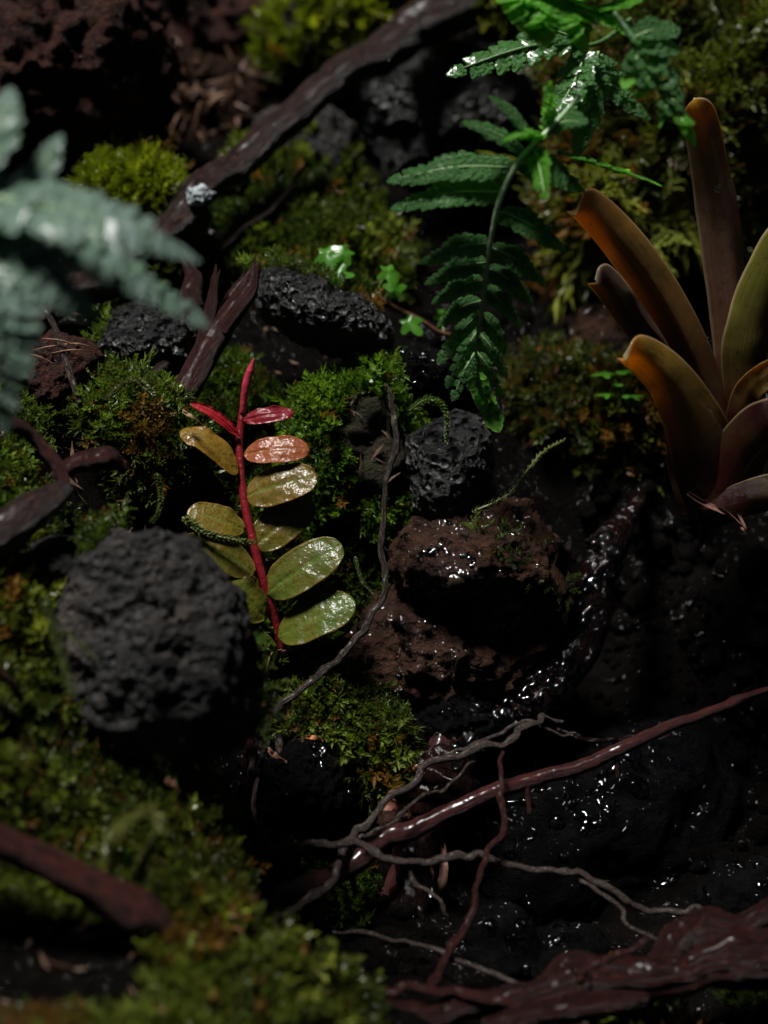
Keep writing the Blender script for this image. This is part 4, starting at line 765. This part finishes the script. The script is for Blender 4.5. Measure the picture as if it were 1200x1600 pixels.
# the hanging frond
f = frond('hanging green fern frond whose tip droops over the wet stones', [(905,150,5.52),(865,195,5.46),(812,250,5.45),(782,310,5.49),(768,370,5.55),(760,430,5.63),(752,490,5.74),(744,545,5.87),(748,590,5.98),(762,640,6.05)], [3.5,4,4.5,4.5,4.2,4,3.5,3,2.2,1.2], (.22,.33,.18))
R = [(806,262,5.5,624,278,-1,34),(790,300,5.52,630,320,-1,34),(766,380,5.61,672,404,-1,30),(761,410,5.66,677,436,-1,28),(757,438,5.7,686,466,-1,26),(752,470,5.75,692,502,-1,24),
     (812,254,5.5,898,288,1,36),(780,330,5.55,870,380,1,34),(765,386,5.62,842,434,1,30),(760,418,5.67,824,464,1,28),(755,450,5.72,807,500,1,26)]
for i, (bx, by, bd, tx, ty, sg, w_) in enumerate(R):
    mx, my = (bx+tx)/2, (by+ty)/2-(9 if i < 2 else 6)
    pinna(f, [(bx, by, bd+.02), (mx, my, bd-.01), (tx, ty, bd+.03)], N_UP+RT*(.22 if sg > 0 else -.05), 12 if i in (0, 1, 6, 7) else 9, w_*(.96 if i in (0, 1) else .9), m_fern, 3, .36, .42, 62, seed=i, tip=.4)
for i, (bx, by, bd, tx, ty, w_) in enumerate([(752,488,5.79,695,552,20),(748,515,5.84,705,590,18),(752,490,5.79,782,535,20),(748,520,5.85,784,572,18),(744,548,5.9,712,612,16),(745,550,5.9,778,605,16)]):
    pinna(f, [(bx, by, bd), ((bx+tx)/2, (by+ty)/2-5, bd), (tx, ty, bd+.03)], TOW*.9+UP*.3+RT*(.25 if i in (2, 3, 5) else -.25), 5, w_, m_fern, 3, .32, .46, 50, seed=20+i, tip=.6)
pinna(f, [(745,560,5.93),(748,600,6.0),(768,646,6.06)], TOW, 6, 26, m_fern, 3, .25, .42, 42, seed=30, tip=.8)
for i, (bx, by, bd, tx, ty, w_) in enumerate([(822,240,5.49,740,196,30),(838,224,5.49,778,160,30),(852,210,5.5,862,142,30),(860,202,5.5,905,190,28),(835,230,5.46,850,300,24),(845,215,5.47,800,215,30)]):
    pinna(f, [(bx, by, bd), ((bx+tx)/2, (by+ty)/2-6, bd-.05), (tx, ty, bd-.12)], UP*.55+TOW*.6+RT*(.5 if i < 3 else -.4), 8, w_, m_ferntip if i in (2, 4, 5) else m_fern, 3, .34, .44, 58, seed=40+i, tip=.42)
# the glossy frond above it
f = frond('glossy toothed fern frond reaching sideways below the bright top leaves', [(985,30,6.5),(955,55,6.4),(925,70,6.3),(880,66,6.25),(830,72,6.22),(780,86,6.2),(725,106,6.18)], [4,4,4,3.5,3,2.5,1.5], (.06,.13,.035))
pinna(f, [(920,70,6.3),(870,64,6.25),(820,76,6.22),(770,92,6.2),(724,107,6.18)], N_UP, 8, 42, m_fernglossy, 4, .3, .40, 64, seed=50, tip=.4, rise=-.05, shape=.5)
pinna(f, [(915,72,6.3),(905,110,6.27),(885,150,6.25),(870,176,6.24)], TOW*.8+UP*.4-RT*.2, 5, 40, m_fernglossy, 4, .3, .42, 52, seed=51, tip=.5)
pinna(f, [(935,80,6.3),(930,120,6.3),(922,165,6.3),(910,210,6.3)], TOW*.8+UP*.3+RT*.2, 6, 38, m_fern, 4, .3, .42, 50, seed=52, tip=.5)
pinna(f, [(940,85,6.3),(950,115,6.33),(975,150,6.36),(1000,170,6.4)], TOW*.7+UP*.5, 6, 34, m_fern, 4, .3, .42, 50, seed=53, tip=.45)
pinna(f, [(900,60,6.27),(870,50,6.25),(835,52,6.25)], N_UP, 5, 28, m_fern, 3, .3, .4, 60, seed=54, tip=.5)
# bright top frond
f = frond('bright backlit fern frond cut off by the top edge', [(760,-60,5.5),(830,-25,5.45),(900,5,5.42),(960,30,5.42),(988,48,5.42)], [4,4,4,3,2], (.10,.22,.04))
for i, (a, b_, w_) in enumerate([((800,-38),(820,20),44),((850,-15),(850,38),40),((890,-4),(905,48),36),((840,-20),(890,-70),46),((890,0),(945,-20),38),((930,18),(975,5),30)]):
    pinna(f, [(*a, 5.45), ((a[0]+b_[0])/2, (a[1]+b_[1])/2, 5.42), (*b_, 5.42)], UP*.8+TOW*.5, 6, w_, m_ferntip, 3, .2, .5, 58, seed=60+i, tip=.5)
pinna(f, [(920,14,5.42),(955,28,5.42),(992,50,5.42)], UP*.7+TOW*.6, 6, 28, m_ferntip, 3, .2, .5, 55, seed=67, tip=.6)
# long narrow frond over the rosette
f = frond('narrow blurred fern frond arching down onto the tall rosette leaf', [(960,20,5.3),(985,55,5.3),(1012,100,5.3),(1038,148,5.32),(1060,182,5.35),(1080,208,5.38)], [4,5,5,4.5,4,2], (.07,.15,.06))
for i, (a, b_, w_) in enumerate([((988,60),(1040,45),24),((998,78),(1042,72),24),((1012,100),(1048,112),22),((1000,82),(985,118),20),((1020,115),(1005,140),18),((1030,135),(1058,140),18),((1042,155),(1066,168),16),((1045,160),(1038,185),16),((1058,180),(1080,210),18)]):
    pinna(f, [(*a, 5.3), ((a[0]+b_[0])/2, (a[1]+b_[1])/2-4, 5.28), (*b_, 5.31)], N_UP+RT*.3, 4, w_, m_fern if i < 8 else m_ferntip, 3, .2, .55, 55, seed=70+i, tip=.7)
# small spray between
f = frond('small pale green fern spray in front of the feathery moss bank', [(872,236,6.3),(905,246,6.35),(950,262,6.4),(1012,280,6.45)], [3,3,2.5,1.2], (.10,.16,.05))
pinna(f, [(880,238,6.3),(930,252,6.38),(970,266,6.42),(1014,281,6.45)], UP*.9+TOW*.25, 8, 34, m_ferntip, 3, .22, .5, 55, seed=85, tip=.4)
# frond close to the lens, its silvery sheen put into the colour
f = frond('large blurred green fern frond with painted silvery sheen close to the viewer', [(-260,160,4.20),(-160,230,4.25),(-80,300,4.30),(-30,370,4.32),(-10,450,4.35),(0,560,4.40)], [12,12,11,10,8,5], (.10,.17,.12))
NS = UP*.62+TOW*.72-RT*.15
pinna(f, [(-90,300,4.32),(10,312,4.28),(110,332,4.28),(200,355,4.30),(282,390,4.38)], NS, 13, 74, m_fernsheen, 3, .25, .44, 66, seed=90, tip=.34, stem_px=5)
pinna(f, [(-90,300,4.32),(-45,255,4.32),(-10,215,4.33),(5,165,4.38)], NS, 10, 62, m_fernsheen, 3, .25, .44, 60, seed=91, tip=.4, stem_px=5)
pinna(f, [(-60,345,4.34),(20,310,4.40),(55,275,4.44),(80,232,4.47)], NS, 9, 46, m_fernsheen, 3, .25, .44, 60, seed=92, tip=.4, stem_px=4)
pinna(f, [(-60,360,4.32),(-10,430,4.27),(12,520,4.27),(5,640,4.32)], NS, 12, 72, m_fernsheen, 3, .25, .44, 62, seed=93, tip=.35, stem_px=5)
pinna(f, [(-60,330,4.34),(0,390,4.30),(60,425,4.30),(120,470,4.34)], NS, 10, 66, m_fernsheen, 3, .25, .44, 62, seed=95, tip=.4, stem_px=5)
pinna(f, [(60,360,4.40),(150,400,4.45),(220,440,4.50),(300,490,4.55)], NS+RT*.1, 10, 52, m_fernsheen, 3, .25, .44, 60, seed=94, tip=.4, stem_px=4)

# ------------------------------------------------------------------ creeper with bright leaves
t = thing('creeper', 'creeping stem with bright yellow green lobed leaves above the lava stone', 'creeper', P(520, 440, 6.6))
put('stem', tube(PP([(505,425,6.62),(545,447,6.62),(590,462,6.64),(620,480,6.66),(655,500,6.68),(690,520,6.72),(735,530,6.78)]), px_r([2.5,3,3,3.5,3.5,4,4], 6.65), 60, 8, 44, wob=.01), m_stem, t, color=(.13,.055,.035))
def lobed(cx_, cy_, d, r, rot, normal, seed):
    nrm = np.asarray(normal)/np.linalg.norm(normal); e1 = np.cross(nrm, [0.2, .1, 1]); e1 /= np.linalg.norm(e1); e2 = np.cross(nrm, e1); c = P(cx_, cy_, d); rad = r*S*d
    V = [c]; n = 30; F = []; tips = [(0, 1.25), (1.25, .95), (-1.25, .95), (2.5, .72), (-2.5, .72)]
    for ring in (.5, 1.0):
        for i in range(n):
            a = 2*math.pi*i/n; q = .5
            for ta, tl in tips: q = max(q, tl*math.exp(-(((a-ta+math.pi) % (2*math.pi)-math.pi)/.62)**2))
            rr = rad*(ring*q if ring == 1 else .5*q); b = a+rot
            V.append(c+e1*math.cos(b)*rr+e2*math.sin(b)*rr+nrm*(rad*(.10*math.cos(a*3)*ring-.18*ring*ring*q)))
    for i in range(n):
        j = (i+1) % n; F += [[0, 1+i, 1+j], [1+i, 1+n+i, 1+n+j, 1+j]]
    return V, F
for i, (x, y, d, r, ro, nr) in enumerate([(512,396,6.55,26,2.2,N_UP),(538,394,6.52,24,.8,N_UP+RT*.2),(528,430,6.5,27,-1.3,N_UP-RT*.2),(608,425,6.58,24,1.7,N_UP+RT*.4),(618,452,6.56,22,-1.5,TOW+RT*.3),(640,503,6.6,24,2.6,N_UP),(690,492,6.75,16,1.5,TOW+RT*.8)]):
    put('leaf', lobed(x, y, d, r, ro, nr, i), m_ivy, t); cs = spline(PP([(505,425,6.62),(545,447,6.62),(590,462,6.64),(620,480,6.66),(655,500,6.68),(690,520,6.72),(735,530,6.78)]), 60)
    lp = P(x, y, d+.012); sp = cs[np.argmin(np.linalg.norm(cs-lp, axis=1))]; put('petiole', tube([sp, (sp+lp)/2+UP*.01, lp], [.004, .0035, .003], 14, 6, i), m_fernstem, t, color=(.14, .24, .05))
t = thing('seedling', 'dim little green seedling beside the orange rosette leaf', 'plant', P(975, 640, 6.7))
put('stem', tube(PP([(985,640,6.7),(970,610,6.68),(955,585,6.66)]), px_r([2,2,1.5], 6.7), 20, 6, 45), m_stem, t, color=(.06,.10,.03))
for i, (x, y, r, ro) in enumerate([(945,582,22,2.9),(975,580,20,.2),(950,615,18,2.5),(985,618,20,-.3),(965,600,14,1.2)]): put('leaf', lobed(x, y, 6.66, r, ro, UP+TOW*.3, i), m_ivy, t)

# ------------------------------------------------------------------ single long moss shoots that stand out
def shoot(label, pts, r, col, seed, leaves=46):
    c = spline(PP(pts), leaves); d = float((c.mean(0)-CAM)@FW); o = thing('moss_shoot', label, 'moss', c[0]); rg = np.random.default_rng(seed)
    put('stem', tube(PP(pts), px_r([1.8, 1.6, 1], d), 40, 6, seed, wob=.01), m_fernstem, o, color=col)
    T, N, B = frames(c); V, F = [], []
    for i in range(leaves):
        for q in range(3):
            a = i*1.2+q*2.1+rg.normal()*.2; L = r*S*d*(1-.4*i/leaves)*rg.uniform(.8, 1.15); dr = T[i]*.55+N[i]*math.cos(a)+B[i]*math.sin(a); dr /= np.linalg.norm(dr); sd = np.cross(dr, T[i]); sd /= np.linalg.norm(sd)+1e-9; k = len(V)
            V += [c[i], c[i]+dr*L*.5+sd*L*.28, c[i]+dr*L+T[i]*L*.25, c[i]+dr*L*.5-sd*L*.28]; F += [[k, k+1, k+2], [k, k+2, k+3]]
    lf_ = put('leafage', (V, F), m_shoot, o, color=col, smooth=False); lf_['kind'] = 'stuff'
m_shoot = mat_plain('moss_shoot_leaf', .4, .2, 30, .2, .35)
shoot('pale running moss shoot arching over the large brown stone', [(738,800,6.0),(790,775,6.0),(820,740,6.05),(850,705,6.15),(880,688,6.2)], 9, (.12,.14,.04), 1)
shoot('curling moss shoot over the rim of the upright dark stone', [(640,642,6.05),(665,625,6.0),(688,630,5.98),(698,655,5.97),(697,690,5.98)], 11, (.07,.12,.02), 2)
shoot('flat toothed moss shoot lying over the speckled leaves', [(285,808,5.88),(320,832,5.87),(360,842,5.86),(395,848,5.86)], 12, (.09,.12,.03), 3)
shoot('thin moss shoot hanging beside the charcoal stone top', [(245,740,5.75),(252,770,5.72),(248,800,5.7),(238,815,5.68)], 10, (.07,.10,.02), 4)
shoot('arching moss shoot on top of the left moss mound', [(165,625,5.8),(190,600,5.8),(215,595,5.8),(238,615,5.82)], 12, (.10,.12,.03), 5)
shoot('blurred yellow moss shoot curling up from the near carpet', [(175,1370,4.8),(170,1320,4.78),(195,1285,4.75),(235,1265,4.75),(250,1290,4.75)], 22, (.14,.15,.03), 6)
shoot('second blurred moss shoot beside the curled yellow one', [(215,1380,4.85),(225,1340,4.82),(245,1300,4.8)], 18, (.12,.14,.03), 7)
shoot('trailing moss shoot in front of the charcoal stone', [(95,985,4.95),(120,1000,4.93),(140,1020,4.92),(152,1038,4.93)], 8, (.10,.11,.03), 8)
shoot('stringy moss shoot hanging down the left carpet', [(70,930,5.0),(85,990,4.95),(100,1040,4.92),(112,1085,4.9)], 14, (.09,.12,.03), 9)
shoot('tiny trailing shoot right of the speckled leaves', [(555,870,6.02),(565,905,6.0),(585,930,5.98)], 6, (.07,.10,.03), 10)
shoot('short shoot pointing at the bending dark twig', [(520,1005,6.0),(545,1000,5.97),(575,985,5.96)], 9, (.07,.09,.03), 11)

# ------------------------------------------------------------------ small loose things
def curl(pts, widths, sidev, cup, col, label, name='dead_leaf', cat='leaf', wave=.02):
    d = np.mean([q[2] for q in pts]); tag(put(name, ribbon(PP(pts), np.array(widths)*S*d, sidev, cup=cup, n=22, m=9, thick=.006, bump=.006, bk=18, wave=wave), m_straw, color=col), label, cat)
curl([(690,1310,5.95),(694,1345,5.9),(690,1380,5.88),(672,1415,5.86)], [3,16,20,4], RT, 1.3, (.10,.04,.02), 'curled brown dead leaf hanging beside the blackish root post')
curl([(590,1262,5.8),(612,1258,5.78),(640,1272,5.78)], [4,24,5], UP, .7, (.16,.05,.03), 'small wet red brown dead leaf above the long red root')
curl([(420,1168,5.8),(432,1182,5.79),(448,1190,5.78)], [3,9,2], UP, .8, (.22,.10,.06), 'tiny pinkish dead leaf between the crossed thin twigs')
curl([(478,1150,5.85),(492,1153,5.84),(505,1158,5.84)], [2,8,2], UP, .6, (.34,.11,.03), 'tiny orange leaf scrap on the wet olive moss mound')
curl([(262,1215,5.0),(272,1226,4.99),(282,1238,4.99)], [2,9,2], UP, .6, (.24,.12,.06), 'small blurred tan chip on the near moss carpet')
curl([(285,640,5.9),(300,652,5.88),(322,668,5.87)], [2,5,2], UP, .8, (.22,.13,.06), 'pale dry grass sliver at the foot of the forked wood stub')
curl([(1035,655,6.1),(1045,665,6.08),(1056,676,6.06)], [2,8,3], UP, .7, (.16,.08,.05), 'dry pinkish scale beside the maroon rosette base')
dv_, df_ = ico(3); tag(put('water_drop', (dv_*np.array([.012, .009, .016])+P(1122, 294, 5.93), df_), m_water), 'tiny clear water drop on the tall brown rosette leaf', 'drop')
def litter(name, label, surf, n, size, keep, seed):
    rg = np.random.default_rng(seed); p, nr = sample(surf[0], surf[1], n, rg); k = keep(p, nr); p, nr = p[k], nr[k]; V, F = [], []
    for q, m_ in zip(p, nr):
        a = rg.normal(size=3); a -= m_*(a@m_)*.85; a /= np.linalg.norm(a); b_ = np.cross(m_, a); L, W = size*rg.uniform(.5, 1.6), size*rg.uniform(.08, .3); o = q+m_*.012; i = len(V)
        V += [o-a*L*.5, o+b_*W*.5+m_*W*.2, o+a*L*.5+m_*rg.uniform(0, .5)*L, o-b_*W*.5+m_*W*.2]; F += [[i, i+1, i+2], [i, i+2, i+3]]
    tag(put(name, (V, F), m_straw, color=(.085, .038, .018), smooth=False), label, 'litter', kind='stuff')
po = [(-80,420),(300,400),(640,440),(640,540),(560,640),(330,840),(380,1060),(330,1200),(420,1440),(600,1600),(-100,1650)]
litter('leaf_litter', 'scattered brown plant scraps over soil and moss', patch(po), 1300, .05, inside(po), 71)
for sf, q, sd in ((u_left, 160, 72), (u_mid, 90, 73), (u_low, 150, 74), (u_right, 260, 75)):
    litter('leaf_litter', {72: 'brown scraps on the left moss mound', 73: 'brown scraps on the fresh green moss mound', 74: 'brown scraps on the wet olive moss mound', 75: 'brown scraps on the dim right moss mound'}[sd], sf, q, .05, lambda p, n: n[:, 2] > -.2, sd)
litter('leaf_litter', 'tangled pale fibres on the brown soil clod', r_litter, 500, .09, lambda p, n: n[:, 2] > -.2, 76)

def gravel(label, poly, n, r0, r1, mat, seed):
    rg = np.random.default_rng(seed); p, nr = sample(*patch(poly), n, rg); k = inside(poly)(p, nr); p, nr = p[k], nr[k]; iv, jf = ico(2); V, F = [], []
    for q, m_ in zip(p, nr):
        r = r0+(r1-r0)*rg.random()**3; v = iv*r*rg.uniform(.6, 1.2, 3)*(1+.35*fbm(iv*1.7+rg.random(3)*50, 2, 3))[:, None]; i = len(V)*len(iv)
        V.append(v+q+m_*r*.25); F += [[a+i for a in f_] for f_ in jf]
    tag(put('gravel', (np.concatenate(V), F), mat, smooth=True), label, 'gravel', kind='stuff')
gravel('black wet grit in the shaded gully under the rosette plant', [(880,780),(1260,780),(1260,1420),(1080,1400),(900,1150),(860,1080),(930,900)], 900, .012, .05, m_soil, 91)
gravel('dark grit between stones and twigs at the gully edge', [(380,1180),(560,1080),(700,1100),(700,1560),(480,1480),(390,1400)], 600, .010, .04, m_soil, 92)
gravel('black grit behind the lava stone and the hanging fern', [(600,330),(900,330),(1050,560),(800,640),(620,560)], 500, .012, .05, m_soil, 93)

# ------------------------------------------------------------------ water trickling over the stones: thin winding runnels shaped and placed for glints
from mathutils.bvhtree import BVHTree
def runnels(label, vf, n, wide, length, seed, low=.25, box=None):
    rg = np.random.default_rng(seed); p, nr = sample(vf[0], vf[1], n*40, rg); face = nr@np.array([-.16, -.40, .90]); k = face > low
    if box: uv = (p-CAM); dd = uv@FW; px, py = 600+(uv@RT)/dd/S, 800-(uv@UP)/dd/S; k &= (px > box[0]) & (py > box[1]) & (px < box[2]) & (py < box[3])
    p, nr = p[k][:n], nr[k][:n]; tree = BVHTree.FromPolygons([Vector(q) for q in vf[0]], vf[1]); V, F = [], []
    for q, m_ in zip(p, nr):
        a = rg.normal(size=3)+np.array([0, 0, -.5]); a -= m_*(a@m_); a /= np.linalg.norm(a)+1e-9; steps = int(rg.integers(5, 13)); st = length*rg.uniform(.4, 1.3)/steps; pts, ns = [], []; turn = rg.normal()*.35
        for i in range(steps):
            hit = tree.find_nearest(Vector(q))
            if hit[0] is None: break
            q = np.array(hit[0]); m_ = np.array(hit[1]); m_ = m_ if m_@nr[0] > -2 else m_; pts.append(q); ns.append(m_)
            turn += rg.normal()*.35; b_ = np.cross(m_, a); a = a*math.cos(turn)+b_*math.sin(turn); a -= m_*(a@m_); a /= np.linalg.norm(a)+1e-9; q = q+a*st
        if len(pts) < 4: continue
        c = spline(np.array(pts), 16); nn = spline(np.array(ns), 16); nn /= np.linalg.norm(nn, axis=1)[:, None]; T = np.gradient(c, axis=0); sd = np.cross(nn, T); sd /= np.linalg.norm(sd, axis=1)[:, None]+1e-9
        w_ = wide*rg.uniform(.5, 1.3)*(np.sin(np.linspace(.12, math.pi-.12, 16))**.5)*(1+.4*vnoise(np.stack([np.linspace(0, 5, 16)+seed, np.full(16, len(V)*.7), np.zeros(16)], 1))); o = len(V)
        for i in range(16):
            for j in range(8):
                th = j*math.pi/4; V.append(c[i]+sd[i]*math.cos(th)*w_[i]+nn[i]*(math.sin(th)*w_[i]*.5+w_[i]*.12))
        F += [[o+i*8+j, o+i*8+(j+1) % 8, o+i*8+8+(j+1) % 8, o+i*8+8+j] for i in range(15) for j in range(8)]+[[o+j for j in range(8)][::-1], [o+120+j for j in range(8)]]
    tag(put('water_glint_runnels', (V, F), m_film), label, 'water', kind='stuff')
runnels('thin winding water runnels on the broad black boulder', r_bigblk, 46, .016, .15, 1, .80)
runnels('wet runnels over the large brown stone', r_brown, 26, .014, .10, 2, .80)
runnels('wet runnels over the low brown stone', r_brown2, 24, .014, .09, 3, .78)
runnels('water beads on the low black stone above the log', r_front, 30, .015, .10, 4, .75)
runnels('water beads on the stone at the grey twig end', r_edge, 14, .014, .08, 5, .75)
runnels('water streaks on the wet stone below the fern tip', r_wetup, 20, .014, .09, 6, .75)
runnels('water beads on the glinting stone under the dark root', r_grav, 26, .012, .06, 7, .7)
runnels('bright water streaks along the thick dark root', root_vf[:2], 40, .017, .15, 8, .82, box=(700, 830, 980, 1200))
runnels('water beads on the wet black stone behind the twigs', r_mw, 20, .012, .06, 9, .7)
